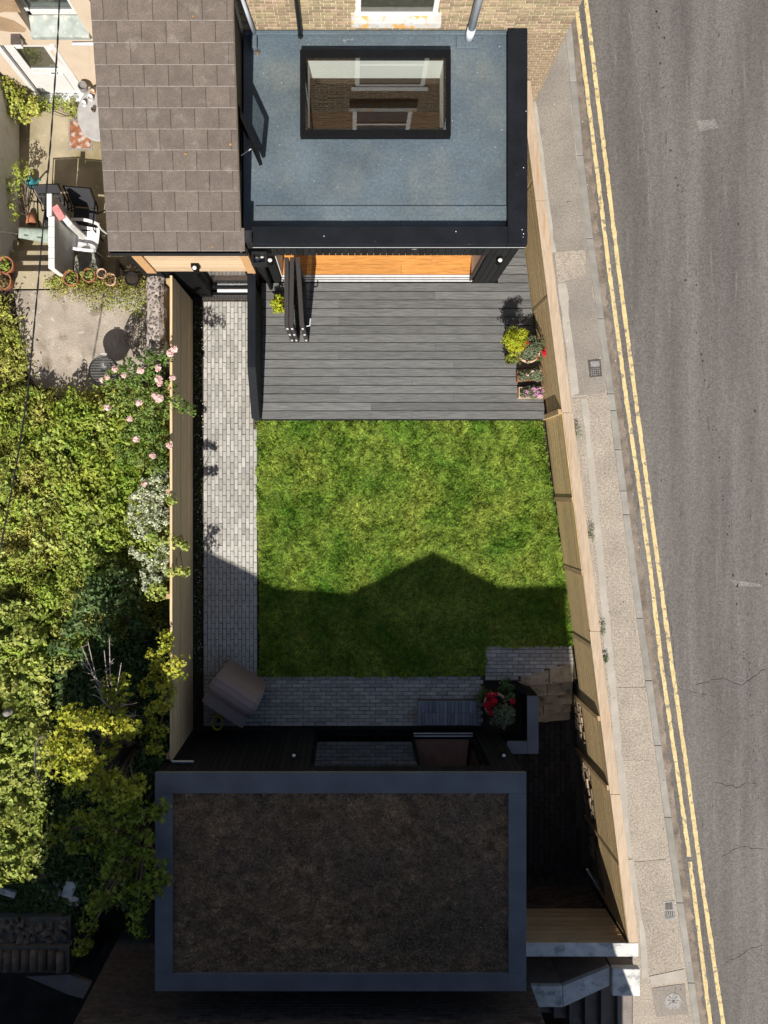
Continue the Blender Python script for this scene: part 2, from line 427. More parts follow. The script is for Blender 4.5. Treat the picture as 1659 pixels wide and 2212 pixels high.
M['slab_white'] = mat('pale_coping_stone', (0.56, 0.55, 0.52), 0.9, 0.2, 5, fine=0.15, fscale=70, bump=0.4, bscale=40, spots=[(6, 0.55, 0.68, (0.2, 0.2, 0.2), 0.7)])
M['grey_render'] = mat('grey_render', (0.20, 0.17, 0.155), 0.9, 0.15, 5, fine=0.12, fscale=70, bump=0.4, bscale=40)
M['sedum'] = mat('bare_sedum_soil', (0.21, 0.128, 0.070), 0.97, 0.5, 6, fine=0.75, fscale=38, bump=1.0, bscale=22, detail=9,
                 spots=[(0.8, 0.45, 0.7, (0.085, 0.064, 0.046), 0.7), (42, 0.655, 0.70, (0.30, 0.23, 0.16), 0.8)])
M['fabric'] = mat('taupe_cover_fabric', (0.24, 0.185, 0.17), 0.8, 0.10, 40, fine=0.12, fscale=200, bump=0.15, bscale=200)
M['hose'] = mat('yellow_hose', (0.55, 0.42, 0.05), 0.5, 0.1, 10, bump=0)
M['terracotta'] = mat('terracotta', (0.31, 0.125, 0.065), 0.85, 0.18, 10, bump=0.2)
M['terracotta_pale'] = mat('pale_terracotta', (0.58, 0.38, 0.26), 0.85, 0.15, 10, bump=0.2)
M['potting'] = mat('potting_soil', (0.03, 0.022, 0.015), 0.95, 0.4, 40, bump=0.8)
M['black_plastic'] = mat('black_plastic', (0.014, 0.014, 0.015), 0.5, 0.15, 10, bump=0.02)
M['sling'] = mat('black_sling', (0.03, 0.03, 0.034), 0.75, 0.15, 60, bump=0.1)
M['white_plastic'] = mat('white_plastic', (0.62, 0.62, 0.63), 0.4, 0.05, 6, bump=0, spots=[(8, 0.62, 0.7, (0.45, 0.42, 0.36), 0.6)])
M['table_top'] = mat('grey_table', (0.30, 0.29, 0.285), 0.7, 0.12, 6, bump=0.1)
M['mottled_stone'] = mat('lichen_stone', (0.20, 0.20, 0.165), 0.9, 0.35, 9, bump=0.5, bscale=40, dist=1.0)
M['old_wood'] = mat('weathered_wood', (0.10, 0.075, 0.05), 0.85, 0.25, 6, stretch=(1, 10, 10), bump=0.3)
M['pink_brick'] = mat('pink_brick', (0.52, 0.20, 0.20), 0.8, 0.15, 12, bump=0.2)
M['glove_cloth'] = mat('grey_green_cloth', (0.23, 0.27, 0.235), 0.9, 0.12, 12, bump=0.2)
M['teal'] = mat('teal_plastic', (0.03, 0.17, 0.20), 0.5, 0.1, 12, bump=0)
M['lamp_glass'] = mat('frosted_lamp_glass', (0.7, 0.7, 0.66), 0.4, 0.03, 10, bump=0)
M['sage_wood'] = mat('grey_green_paint', (0.27, 0.30, 0.28), 0.8, 0.2, 7, bump=0.3, spots=[(9, 0.58, 0.66, (0.55, 0.5, 0.4), 0.7)])
M['room_wall'] = mat('room_plaster', (0.72, 0.71, 0.69), 0.8, 0.03, 3, bump=0)
M['room_brick'] = mat('dark_room_brick', (0.075, 0.05, 0.032), 0.85, 0.35, 9, stretch=(1.5, 1.5, 16), bump=0.3)
M['room_floor'] = mat('brown_room_floor', (0.22, 0.13, 0.10), 0.6, 0.15, 6, bump=0.05)
M['glass'] = glass_mat('window_glass')
M['glass_sky'] = glass_mat('skylight_glass', (0.85, 0.88, 0.87), 0.10)
M['glass_house'] = glass_mat('house_glass', (0.6, 0.63, 0.63), 0.12)
M['glass_dark'] = glass_mat('garden_room_glass', (0.45, 0.47, 0.47), 0.30)
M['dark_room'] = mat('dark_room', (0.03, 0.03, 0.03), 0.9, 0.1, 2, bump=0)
M['blind'] = mat('grey_blind', (0.42, 0.43, 0.42), 0.7, 0.1, 20, stretch=(1, 1, 20), bump=0.1)
M['cable'] = mat('black_cable', (0.012, 0.012, 0.013), 0.5, 0.1, 30, bump=0)
M['slate_roof'] = mat('slate_roof', (0.10, 0.10, 0.11), 0.7, 0.2, 5, bump=0.2)
# plants
M['lawn_base'] = mat('lawn_thatch', (0.08, 0.15, 0.018), 0.95, 0.35, 4, fine=0.3, fscale=60, bump=0.6, bscale=60)
M['grass'] = mat('grass_blade', (0.075, 0.19, 0.012), 0.7, 0.0, 1.2, col2=(0.30, 0.36, 0.055), fine=0.42, fscale=11, isl=0.45, hue=0.02, bump=0, trans=0.25, spec=0.25, detail=7)
def leafm(name, c1, c2, isl=0.35, hue=0.018, sc=1.6, trans=0.3):
    return mat(name, c1, 0.55, 0.0, sc, col2=c2, isl=isl, hue=hue, bump=0, trans=trans, spec=0.35)
M['leaf_yellow'] = leafm('yellow_green_leaf', (0.25, 0.30, 0.04), (0.46, 0.43, 0.11), 0.42)
M['leaf_green'] = leafm('fresh_green_leaf', (0.19, 0.30, 0.028), (0.34, 0.38, 0.06), 0.40)
M['leaf_ivy'] = leafm('ivy_leaf', (0.23, 0.31, 0.045), (0.40, 0.42, 0.11), 0.42)
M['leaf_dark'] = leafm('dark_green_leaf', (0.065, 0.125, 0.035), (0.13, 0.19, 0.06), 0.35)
M['leaf_rose'] = leafm('rose_leaf', (0.085, 0.165, 0.025), (0.19, 0.25, 0.05), 0.45)
M['leaf_var'] = leafm('variegated_leaf', (0.22, 0.29, 0.13), (0.70, 0.70, 0.54), 0.5, sc=9)
M['leaf_acer'] = leafm('acer_leaf', (0.27, 0.32, 0.02), (0.46, 0.44, 0.05), 0.35)
M['leaf_syc'] = leafm('sycamore_leaf', (0.16, 0.22, 0.015), (0.27, 0.29, 0.03), 0.35)
M['leaf_lime'] = leafm('lime_leaf', (0.27, 0.33, 0.012), (0.42, 0.43, 0.02), 0.3)
M['leaf_sage'] = leafm('sage_leaf', (0.12, 0.15, 0.075), (0.20, 0.22, 0.13), 0.4, sc=8)
M['leaf_dry'] = leafm('dry_leaf', (0.17, 0.12, 0.04), (0.24, 0.17, 0.06), 0.4)
M['leaf_dry_dark'] = leafm('dead_sedum_leaf', (0.13, 0.095, 0.06), (0.30, 0.23, 0.15), 0.5)
M['bare_plaster'] = mat('bare_brown_plaster', (0.30, 0.205, 0.125), 0.95, 0.2, 4, fine=0.15, fscale=40, bump=0.3)
M['lichen'] = mat('orange_lichen', (0.36, 0.19, 0.05), 0.9, 0.2, 30, bump=0.3)
M['stem'] = mat('grey_brown_stem', (0.16, 0.12, 0.10), 0.8, 0.2, 20, bump=0.2)
M['stem_pale'] = mat('pale_twig', (0.36, 0.29, 0.27), 0.8, 0.2, 20, bump=0.1)
M['petal_pink'] = mat('pink_petal', (0.72, 0.50, 0.47), 0.6, 0.12, 30, isl=0.15, bump=0, trans=0.2)
M['petal_red'] = mat('red_petal', (0.50, 0.008, 0.02), 0.6, 0.2, 30, isl=0.3, bump=0, trans=0.15)
M['petal_mauve'] = mat('mauve_petal', (0.55, 0.25, 0.42), 0.6, 0.2, 30, isl=0.3, bump=0, trans=0.15)
M['petal_white'] = mat('fallen_petal', (0.7, 0.68, 0.66), 0.7, 0.1, 30, bump=0)

def blob_(c, r, n):
    d = rng.normal(size=(n, 3)); d /= np.linalg.norm(d, axis=1, keepdims=True)
    return np.array(c) + d * r * rng.random((n, 1)) * np.array([1, 1, 0.4]), d + np.array([0, 0, 0.5])
# =================================================================== SETTING
ZP, ZR = 0.40, 0.30                               # pavement and road stand above the garden
def FX(Y): return 3.713 - 0.1255 * Y              # inner face of the street fence

g = MB().box(-90, -90, -1.9, 90, 90, -1.62).build('ground', M['earth']); tag(g, kind='structure')

KERB_OUT = [A(x, y, ZP) for x, y in ((1240, 108), (1260.5, 335), (1282, 515), (1332, 886), (1360.5, 1111), (1390, 1335), (1450.6, 1765), (1501, 2123))]
def poly_x(pl, Y):
    pts = sorted(pl, key=lambda p: p[1])
    if Y <= pts[0][1]: p, q = pts[0], pts[1]
    elif Y >= pts[-1][1]: p, q = pts[-2], pts[-1]
    else:
        for p, q in zip(pts, pts[1:]):
            if p[1] <= Y <= q[1]: break
    return p[0] + (q[0] - p[0]) * (Y - p[1]) / (q[1] - p[1])
def KO(Y): return poly_x(KERB_OUT, Y)
YS = [-40, -14, -11, -9.5, -8, -6.5, -5, -3.5, -2, -0.5, 1, 2.5, 4, 5.5, 7, 8.5, 10, 14, 40]
road = MB()
road.prism([(KO(y) - 0.02, y) for y in YS] + [(60, 40), (60, -40)], -1.6, ZR)
road = road.build('road', M['asphalt']); tag(road, kind='structure')

def ribbon(pl, w, z, name, m, parent, n=90, jitter=0.0035, y0=None, y1=None, breaks=()):
    """painted or laid strip along a polyline x(Y), its edges slightly worn"""
    ys = np.linspace(y0, y1, n)
    b = MB()
    prev = None
    for i, Y in enumerate(ys):
        X = poly_x(pl, Y)
        cur = ((X - w / 2 + random.gauss(0, jitter), Y, z), (X + w / 2 + random.gauss(0, jitter), Y, z))
        if prev is not None and not any(a < Y < c for a, c in breaks):
            b.add([prev[0], prev[1], cur[1], cur[0]], [(0, 1, 2, 3)])
        prev = cur
    return b.build(name, m, parent)
Y1 = [A(x, y, ZR) for x, y in ((1257, 108), (1287.5, 353), (1310, 540), (1352.7, 862.6), (1378.6, 1042.6), (1402, 1208), (1429, 1438.7), (1461.5, 1659), (1484.8, 1821), (1508, 2001), (1526, 2145))]
Y2 = [A(x, y, ZR) for x, y in ((1278.5, 108), (1313.7, 396), (1335.4, 576), (1373, 862.6), (1402, 1078.6), (1429, 1276.7), (1454, 1456.7), (1483, 1659), (1517, 1911), (1544, 2091))]
ribbon(Y1, 0.072, ZR + 0.006, 'yellow_line', M['yellow'], road, y0=-13, y1=13, n=300, breaks=[(-6.62, -6.55)])
ribbon(Y2, 0.074, ZR + 0.006, 'yellow_line', M['yellow'], road, y0=-13, y1=13, n=300)
ribbon([(KO(y) + 0.07, y) for y in YS], 0.15, ZR + 0.003, 'gutter_dirt', M['gutter_dirt'], road, y0=-20, y1=20, n=500, jitter=0.02)

# wear on the road: cracks, drips, scuffs
def flat_disc(x, y, r, z, n=7):
    return [(x + r * (0.7 + 0.5 * random.random()) * math.cos(2 * math.pi * k / n), y + r * (0.9 + 0.8 * random.random()) * math.sin(2 * math.pi * k / n), z) for k in range(n)]
dr_ = MB()
line_ = [(1410, -40), (1422, 54), (1450, 300), (1487, 579), (1534, 884), (1560, 1050), (1590, 1250), (1618, 1500), (1650, 1800)]
for p_, q_ in zip(line_, line_[1:]):
    for k in range(16):
        t = random.random()
        X, Y = A(p_[0] + (q_[0] - p_[0]) * t + random.gauss(0, 4), p_[1] + (q_[1] - p_[1]) * t, ZR)
        r = abs(random.gauss(0, 0.007)) + 0.004
        dr_.add(flat_disc(X, Y, r, ZR + 0.004), [tuple(range(7))])
for k in range(24):
    X, Y = A(random.uniform(1350, 1655), random.uniform(0, 2210), ZR)
    dr_.add(flat_disc(X, Y, abs(random.gauss(0, 0.007)) + 0.004, ZR + 0.004), [tuple(range(7))])
dr_.build('oil_drips', M['oil'], road, kind='stuff')
def crack(pts, w, name='crack', m='oil', z=0.0035):
    P_ = [A(x, y, ZR) for x, y in pts]
    out = []
    for p_, q_ in zip(P_, P_[1:]):
        n_ = max(2, int(math.dist(p_, q_) / 0.06))
        for k in range(n_): out.append((p_[0] + (q_[0] - p_[0]) * k / n_ + random.gauss(0, 0.012), p_[1] + (q_[1] - p_[1]) * k / n_ + random.gauss(0, 0.012)))
    b = MB(); prev = None
    for i_, (X, Y) in enumerate(out):
        d_ = Vector((out[min(i_ + 1, len(out) - 1)][0] - out[max(i_ - 1, 0)][0], out[min(i_ + 1, len(out) - 1)][1] - out[max(i_ - 1, 0)][1], 0)).normalized()
        ww = w * random.uniform(0.15, 0.75)
        cur = ((X + d_.y * ww, Y - d_.x * ww, ZR + z), (X - d_.y * ww, Y + d_.x * ww, ZR + z))
        if prev: b.add([prev[0], prev[1], cur[1], cur[0]], [(0, 1, 2, 3)])
        prev = cur
    return b.build(name, M[m], road)
crack([(1357, 30), (1378, 150), (1390, 300), (1408, 420)], 0.010, m='scuff')
crack([(1500, 1480), (1560, 1465), (1600, 1480), (1659, 1440)], 0.008)
crack([(1545, 1690), (1590, 1700), (1640, 1690)], 0.007)
crack([(1430, 1440), (1470, 1490), (1530, 1500)], 0.006)
crack([(1560, 1850), (1600, 1830), (1659, 1835)], 0.007)
crack([(1440, 1300), (1455, 1400), (1462, 1500)], 0.006)
crack([(1570, 2080), (1620, 2050), (1659, 2040)], 0.006)
for pts_ in ([(1505, 262), (1545, 256), (1552, 275), (1512, 284)], [(1575, 1252), (1640, 1258), (1648, 1268), (1590, 1264)]):
    MB().prism([(X + random.gauss(0, 0.01), Y + random.gauss(0, 0.01)) for X, Y in (A(x, y, ZR) for x, y in pts_)], ZR - 0.01, ZR + 0.003).build('scuff', M['scuff'], road)

# kerb stones, one by one
def kerb_poly(ya, yb):
    return [(KO(ya) - 0.125, ya), (KO(ya), ya), (KO(yb), yb), (KO(yb) - 0.125, yb)]
pav = MB()
left = [(5.25, -40), (5.25, -9.9), (5.02, -9.85), (5.02, -8.0), (FX(-7.83) + 0.19, -7.83), (FX(6.93) + 0.05, 6.93), (3.29, 6.96), (3.29, 40)]
pav.prism(left + [(KO(y) - 0.128, y) for y in YS[::-1]], -1.6, ZP)
pav = pav.build('pavement', M['pave_concrete']); tag(pav, kind='structure')
yk = 14.0
joints = [A(1250, y, ZP)[1] for y in (176, 335, 515, 688, 850, 886, 971, 1060, 1111, 1335, 1470, 1610, 1765, 1950, 2123)]
ends = [14, 12.6, 11.2, 9.8, 8.6] + joints + [-10.2, -11.7, -13.2, -14.7]
for a, b_ in zip(ends, ends[1:]):
    MB().prism(kerb_poly(b_ + 0.003, a - 0.003), -0.2, ZP + 0.006 + random.uniform(-0.004, 0.004)).build('kerb_stone', M['kerb'], pav, bevel=0.012)

def patch(pts, m, name, dz, seg=0.25, jit=0.01):
    """a laid area of the pavement with a slightly uneven edge"""
    out = []
    P = [A(x, y, ZP) for x, y in pts]
    for p, q in zip(P, P[1:] + P[:1]):
        n = max(1, int(math.dist(p, q) / seg))
        for i in range(n):
            t = i / n
            out.append((p[0] + (q[0] - p[0]) * t + random.gauss(0, jit), p[1] + (q[1] - p[1]) * t + random.gauss(0, jit)))
    return MB().prism(out, ZP - 0.02, ZP + dz).build(name, m, pav)
patch([(1150, -400), (1210, -400), (1222, 100), (1245, 335), (1267, 515), (1312, 850), (1236, 856), (1200, 610), (1150, 190)], M['pave_asphalt'], 'asphalt_patch', 0.004)
patch([(1200, 545), (1262, 540), (1266, 592), (1203, 612)], M['pave_concrete'], 'paving_slab', 0.008)
patch([(1204, 612), (1222, 610), (1250, 850), (1234, 856)], M['pave_strip'], 'concrete_strip', 0.0075)
patch([(1150, 215), (1158, 215), (1200, 545), (1188, 545)], M['pave_strip'], 'concrete_strip', 0.0075)
patch([(1238, 860), (1312, 853), (1372, 1335), (1392, 1480), (1308, 1480), (1280, 1160)], M['pave_concrete'], 'paving_slab', 0.005)
patch([(1257, 862), (1268, 862), (1300, 1160), (1338, 1560), (1365, 1850), (1352, 1850), (1322, 1560), (1284, 1160)], M['pave_strip'], 'concrete_strip', 0.009)
patch([(1312, 1484), (1392, 1484), (1412, 1640), (1330, 1640)], M['pave_concrete'], 'paving_slab', 0.006)
patch([(1330, 1644), (1412, 1644), (1440, 1850), (1362, 1860)], M['pave_concrete'], 'paving_slab', 0.004)
patch([(1338, 1860), (1366, 1858), (1395, 2040), (1400, 2112), (1385, 2112), (1380, 1980)], M['pave_strip'], 'concrete_strip', 0.010)
patch([(1368, 1863), (1441, 1856), (1474, 2090), (1404, 2104)], M['pave_concrete'], 'paving_slab', 0.006)
patch([(1404, 2108), (1475, 2092), (1477, 2118), (1408, 2128)], M['pave_strip'], 'paving_slab', 0.009)
patch([(1408, 2132), (1478, 2124), (1488, 2190), (1418, 2196)], M['pave_asphalt'], 'paving_slab', 0.006)

# garden and neighbouring ground
gs = MB().prism([(-2.93, 6.9), (2.9, 6.9), (FX(6.9) - 0.01, 6.9), (FX(-3.45) - 0.01, -3.45), (2.74, -3.55), (2.74, -8.3), (-2.93, -8.3)], -1.62, -0.05).build('garden_soil', M['soil'])
tag(gs, kind='structure')
ng = MB().prism([(-3.0, 3.72), (-3.0, -8.28), (-3.7, -8.28), (-4.4, -7.4), (-4.6, -7.6), (-7.5, -7.4), (-25, -7.4), (-25, 20), (-6.75, 20), (-6.75, 3.72)], -1.62, -0.04).build('neighbour_soil', M['soil'])
tag(ng, kind='structure')
yd = MB().box(-6.72, 3.74, -1.62, -3.53, 7.66, -0.9).build('sunken_yard', M['yard']); tag(yd, kind='structure')
oc = MB().prism([A(x, y, 0) for x, y in ((30, 628), (110, 627), (345, 627), (352, 745), (320, 800), (290, 845), (190, 850), (90, 850), (55, 800), (40, 700))], -0.1, 0.0).build('old_patio', M['old_concrete'])
tag(oc, kind='structure')

# lawn
LAWN = [A(x, y, 0) for x, y in ((556, 902), (1168, 902), (1240, 1393), (1050, 1397), (1048, 1458), (900, 1461), (700, 1459), (562, 1461), (560, 1300), (557, 1100))]
lw = MB().prism(LAWN, -0.05, 0.0).build('lawn', M['lawn_base']); tag(lw, kind='structure')

# paver path, patio and pads
pm_v = chamfer_mesh('paver', M['paver'], 0.0640, 0.1965, 0.05, 0.006)
pm_h = chamfer_mesh('paver', M['paver'], 0.1965, 0.0640, 0.05, 0.006)
PW, PL = 0.0703, 0.2035
path = MB().prism([(-2.73, 3.50), (-1.775, 3.50), (-1.775, 1.2), (-1.735, 1.2), (-1.735, -3.37), (-2.73, -3.37)], -0.06, -0.006).build('garden_path', M['joint']); tag(path, kind='structure')
sp = []
for c in range(14):
    x = -2.722 + PW * (c + 0.5)
    y = 3.49 - (PL / 2 if c % 2 else 0)
    if c % 2:
        sp.append(((x, 3.49 - PL / 4 + 0.001, -0.001), (0, 0, 0), (1, 0.48, 1)))
    while y - PL > -3.38:
        if not (x + PW / 2 > -1.775 and y > 1.2):
            sp.append(((x + random.gauss(0, 0.0012), y - PL / 2, random.gauss(0, 0.0015)), (0, 0, random.gauss(0, 0.006)), (1, 1, 1)))
        y -= PL
    if y + 3.38 > 0.03:
        sp.append(((x, (y - 3.38) / 2, 0), (0, 0, 0), (1, (y + 3.38) / PL, 1)))
sp.sort(key=lambda s: -s[0][1])
pieces(sp, 'paver', path, pm_v, 300)
patio = MB().box(-2.73, -4.30, -0.06, 2.42, -3.381, -0.006).build('patio', M['joint']); tag(patio, kind='structure')
sp = []
for r in range(13):
    y = -3.388 - PW * (r + 0.5)
    x = -2.72 - (PL / 2 if r % 2 else 0)
    while x < 2.38:
        x0 = max(x, -2.72); x1 = min(x + PL, 2.41)
        if x1 - x0 > 0.05:
            sp.append((((x0 + x1) / 2, y + random.gauss(0, 0.0012), random.gauss(0, 0.0015)), (0, 0, random.gauss(0, 0.006)), ((x1 - x0) / PL, 1, 1)))
        x += PL
sp.sort(key=lambda s: -(s[0][0]))
pieces(sp, 'paver', patio, pm_h, 300)
pad = MB().prism([(2.44, -2.815), (FX(-2.8) - 0.03, -2.815), (FX(-3.2) - 0.03, -3.2), (3.1, -3.36), (3.1, -3.48), (2.44, -3.48)], -0.1, -0.006).build('paver_landing', M['joint']); tag(pad, kind='structure')
sp = []
for r in range(9):
    y = -2.825 - PW * (r + 0.5)
    x = 2.445 - (PL / 2 if r % 2 else 0)
    lim = FX(y) - 0.04
    if y < -3.16: lim = 3.95 - (-3.16 - y) * 3.4
    while x < lim - 0.05:
        x0 = max(x, 2.445); x1 = min(x + PL, lim)
        if x1 - x0 > 0.03:
            sp.append((((x0 + x1) / 2, y, random.gauss(0, 0.0015)), (0, 0, random.gauss(0, 0.006)), ((x1 - x0) / PL, 1, 1)))
        x += PL
pieces(sp, 'paver', pad, pm_h, 300)
# raised paver step
st = thing('paver_step', 'raised step of slate blue pavers by the outbuilding door', 'step', (1.736, -4.03, 0))
Bx('step_body', M['joint'], st, 1.20, -4.255, 0.0, 2.272, -3.805, 0.105)
sm = chamfer_mesh('paver', M['paver_step'], 0.0625, 0.2215, 0.06, 0.005)
for c in range(16):
    for r in range(2):
        inst(sm, 'paver', st, (1.197 + 0.0672 * (c + 0.5), -3.918 - 0.225 * r, 0.118 + random.gauss(0, 0.001)), (0, 0, random.gauss(0, 0.006)))

# =================================================================== OUR HOUSE
hs = thing('brick_house', 'yellow stock brick house wall with white window sill above the flat roof', 'house', (0, 10.5, -1.6))
hb = MB()
HX0, HX1, HY = -3.52, 3.27, 6.95
hb.box(HX0, HY + 0.012, -1.6, HX1 - 0.012, 15.0, 8.2)
hb.build('wall', M['mortar'], hs)
# flemish bond bricks: stretcher 215, header 102.5, course 75
bs = chamfer_mesh('brick', M['brick'], 0.213, 0.065, 0.05, 0.006)
specs = []
WIN = [(0.06, 1.24, 3.2, 4.66), (0.02, 1.10, 5.42, 6.9)]
def course(z, xa, xb, k, yw=None):
    x = xa - (0.164 if k % 2 else 0.0); j = 0
    while x < xb:
        L_ = 0.225 if j % 2 == 0 else 0.1125
        x0 = max(x, xa); x1 = min(x + L_, xb)
        j += 1; x += L_
        if x1 - x0 < 0.03: continue
        xm = (x0 + x1) / 2
        segs_ = [(x0, x1)]
        for w in WIN:
            e_ = 0.07 if (z < w[2] - 0.0 or z > w[3]) else 0.004
            if w[2] - 0.19 < z < w[3] + 0.15:
                segs_ = [s_ for a_, b_ in segs_ for s_ in ((a_, min(b_, w[0] - e_)), (max(a_, w[1] + e_), b_)) if s_[1] - s_[0] > 0.025]
        for a_, b_ in segs_:
            specs.append((((a_ + b_) / 2, HY + random.gauss(0, 0.0025), z), (math.pi / 2, 0, random.gauss(0, 0.004)), ((b_ - a_ - 0.010) / 0.213, 1, 1)))
k = 0
z = 0.42
while z < 7.4:
    if z < 2.72: course(z, 2.66, HX1, k)
    else: course(z, -1.64, HX1, k)
    z += 0.075; k += 1
specs.sort(key=lambda s: (0 if s[0][2] < 3.8 else 1, 0 if s[0][2] > 2.7 else 1, s[0][2]))
pieces(specs, 'brick', hs, bs, 300)
for i, (a, b_, c, d) in enumerate(WIN):
    w = Bx('window', M['white_paint'], hs, a - 0.02, HY - 0.012, c - 0.02, b_ + 0.02, HY + 0.06, c + 0.06)
    for q in ((a, c + 0.06, a + 0.07, d), (b_ - 0.07, c + 0.06, b_, d), (a + 0.07, d - 0.07, b_ - 0.07, d), (a + 0.07, (c + d) / 2 - 0.03, b_ - 0.07, (c + d) / 2 + 0.03)):
        Bx('frame', M['white_paint'], w, q[0], HY - 0.010, q[1], q[2], HY + 0.05, q[3])
    Bx('pane', M['glass_house'], w, a + 0.07, HY + 0.002, c + 0.06, b_ - 0.07, HY + 0.008, d - 0.07)
    Bx('sill', M['sill'], w, a - 0.07, HY - 0.115, c - 0.17, b_ + 0.07, HY + 0.03, c - 0.022, bevel=0.012)
    Bx('lintel', M['white_paint'], w, a - 0.07, HY - 0.02, d + 0.002, b_ + 0.07, HY + 0.03, d + 0.14)
p = A3(977.8 / 1.507, 146.5 / 1.507, 2.78)
bp = MB().tube([(p.x, HY - 0.075, 2.78), (p.x, HY - 0.075, 7.4)], 0.034, 12).build('downpipe', M['pipe_black'], hs, smooth=True)
MB().tube([(p.x, HY - 0.075, 2.74), (p.x, HY - 0.075, 2.80)], 0.042, 12).build('collar', M['pipe_black'], bp)
px = A3(1527.4 / 1.507, 141 / 1.507, 2.78).x
gp = MB().tube([(px, HY - 0.12, 2.76), (px, HY - 0.12, 7.4)], 0.055, 14).build('soil_pipe', M['pipe_grey'], hs, smooth=True)
MB().tube([(px, HY - 0.12, 2.74), (px, HY - 0.12, 3.05)], 0.063, 14).build('pipe_socket', M['pipe_grey'], gp, smooth=True)
MB().tube([(-1.47, HY - 0.05, 2.80), (-1.52, HY - 0.05, 3.4), (-1.6, HY - 0.05, 4.6), (-1.6, HY - 0.05, 6)], 0.034, 10).build('waste_pipe', M['pipe_grey'], hs, smooth=True)
MB().prism([(HX0 - 0.1, HY - 0.1), (HX1 + 0.1, HY - 0.1), (HX1 + 0.1, 15.1), (HX0 - 0.1, 15.1)], [8.2, 8.2, 8.3, 8.3], [8.3, 8.3, 10.2, 10.2]).build('roof', M['slate_roof'], hs)

# =================================================================== REAR EXTENSION
ex = thing('rear_extension', 'black clad flat roof extension with blue grey roof and skylight', 'extension', (0.5, 5.3, 0))
EX0, EX1, EY0 = -1.40, 2.63, 3.70
DZ = 0.20                                          # deck and floor level
SX0, SX1, SY0, SY1 = -0.658, 1.372, 5.455, 6.46    # skylight opening
OX0, OX1, OH = -1.27, 2.175, 1.98                  # garden opening
FY = 3.78                                          # face of cladding
# walls (with the opening left free)
wl = MB()
wl.box(OX1 + 0.02, FY + 0.03, -1.2, EX1 - 0.04, 6.94, 2.30)
wl.box(-1.62, FY + 0.03, -0.04, OX0 - 0.02, 6.94, 2.30)
wl.box(-1.62, FY + 0.031, OH + 0.02, EX1 - 0.041, FY + 0.30, 2.30)
wl.build('wall', M['black_clad'], ex)
Bx('room_lining', M['room_wall'], ex, OX1 - 0.015, FY + 0.10, 0.21, OX1 + 0.019, 6.90, 2.30)
Bx('room_lining', M['room_wall'], ex, OX0 - 0.019, FY + 0.10, 0.21, OX0 + 0.015, 6.90, 2.30)
Bx('room_back_wall', M['room_brick'], ex, OX0 + 0.016, 6.86, 0.21, OX1 - 0.016, 6.93, 2.30)
slab = MB()
slab.box(-1.62, FY + 0.02, 2.301, EX1 - 0.03, SY0 - 0.03, 2.685); slab.box(-1.62, SY1 + 0.03, 2.301, EX1 - 0.03, 6.94, 2.685)
slab.box(-1.62, SY0 - 0.03, 2.301, SX0 - 0.03, SY1 + 0.03, 2.685); slab.box(SX1 + 0.03, SY0 - 0.03, 2.301, EX1 - 0.03, SY1 + 0.03, 2.685)
slab.build('roof_slab', M['room_wall'], ex)
sh = MB()
sh.box(SX0 - 0.03, SY1, 2.30, SX1 + 0.03, SY1 + 0.03, 2.83); sh.box(SX0 - 0.03, SY0 - 0.03, 2.30, SX1 + 0.03, SY0, 2.83)
sh.box(SX0 - 0.03, SY0, 2.30, SX0, SY1, 2.83); sh.box(SX1, SY0, 2.30, SX1 + 0.03, SY1, 2.83)
me_ = MB()
mx0, mx1, my0, my1 = -1.64, 2.345, 3.97, 6.945
ox0, oy0, ox1, oy1 = SX0 - 0.035, SY0 - 0.035, SX1 + 0.035, SY1 + 0.035
me_.box(mx0, my0, 2.686, mx1, oy0, 2.70); me_.box(mx0, oy1, 2.686, mx1, my1, 2.70)
me_.box(mx0, oy0, 2.686, ox0, oy1, 2.70); me_.box(ox1, oy0, 2.686, mx1, oy1, 2.70)
mem = me_.build('roof_membrane', M['membrane'], ex)
Bx('seam_strip', M['membrane'], mem, -1.46, 4.15, 2.70, 2.34, 4.325, 2.722, bevel=0.006)
Bx('wall_flashing', M['membrane'], mem, -1.62, 6.88, 2.70, 2.33, 6.94, 2.80, bevel=0.01)
Bx('pipe_upstand', M['membrane'], mem, px - 0.19, 6.70, 2.70, px + 0.19, 6.88, 2.76, bevel=0.01)
Bx('corner_block', M['membrane'], mem, -1.52, 6.68, 2.70, -1.43, 6.88, 2.80, bevel=0.01)
Bx('parapet_front', M['coping'], ex, -1.50, EY0, 2.62, 2.336, 3.975, 2.85, bevel=0.006)
Bx('parapet_side', M['coping'], ex, 2.338, EY0, 2.62, EX1, 6.935, 2.855, bevel=0.006)
Bx('drip_trim', M['silver'], ex, -1.50, EY0 - 0.006, 2.70, EX1, EY0 - 0.001, 2.708)
Bx('side_cladding', M['black_clad'], ex, EX1 - 0.04, FY + 0.02, -0.04, EX1 - 0.012, 6.93, 2.62)
sk = Bx('skylight', M['black_metal'], ex, -0.776, 5.337, 2.701, -0.694, 6.62, 2.85)
for q in ((1.408, 5.337, 1.483, 6.62), (-0.694, 5.337, 1.408, 5.419), (-0.694, 6.496, 1.408, 6.62)):
    Bx('frame', M['black_metal'], sk, q[0], q[1], 2.701, q[2], q[3], 2.85)
Bx('frit_border', M['black_metal'], sk, -0.694, 5.419, 2.835, SX0, 6.496, 2.838)
Bx('frit_border', M['black_metal'], sk, SX1, 5.419, 2.835, 1.408, 6.496, 2.838)
Bx('frit_border', M['black_metal'], sk, SX0, 5.419, 2.835, SX1, SY0, 2.838)
Bx('frit_border', M['black_metal'], sk, SX0, SY1, 2.835, SX1, 6.496, 2.838)
Bx('glass', M['glass_sky'], sk, -0.694, 5.419, 2.840, 1.408, 6.496, 2.848)
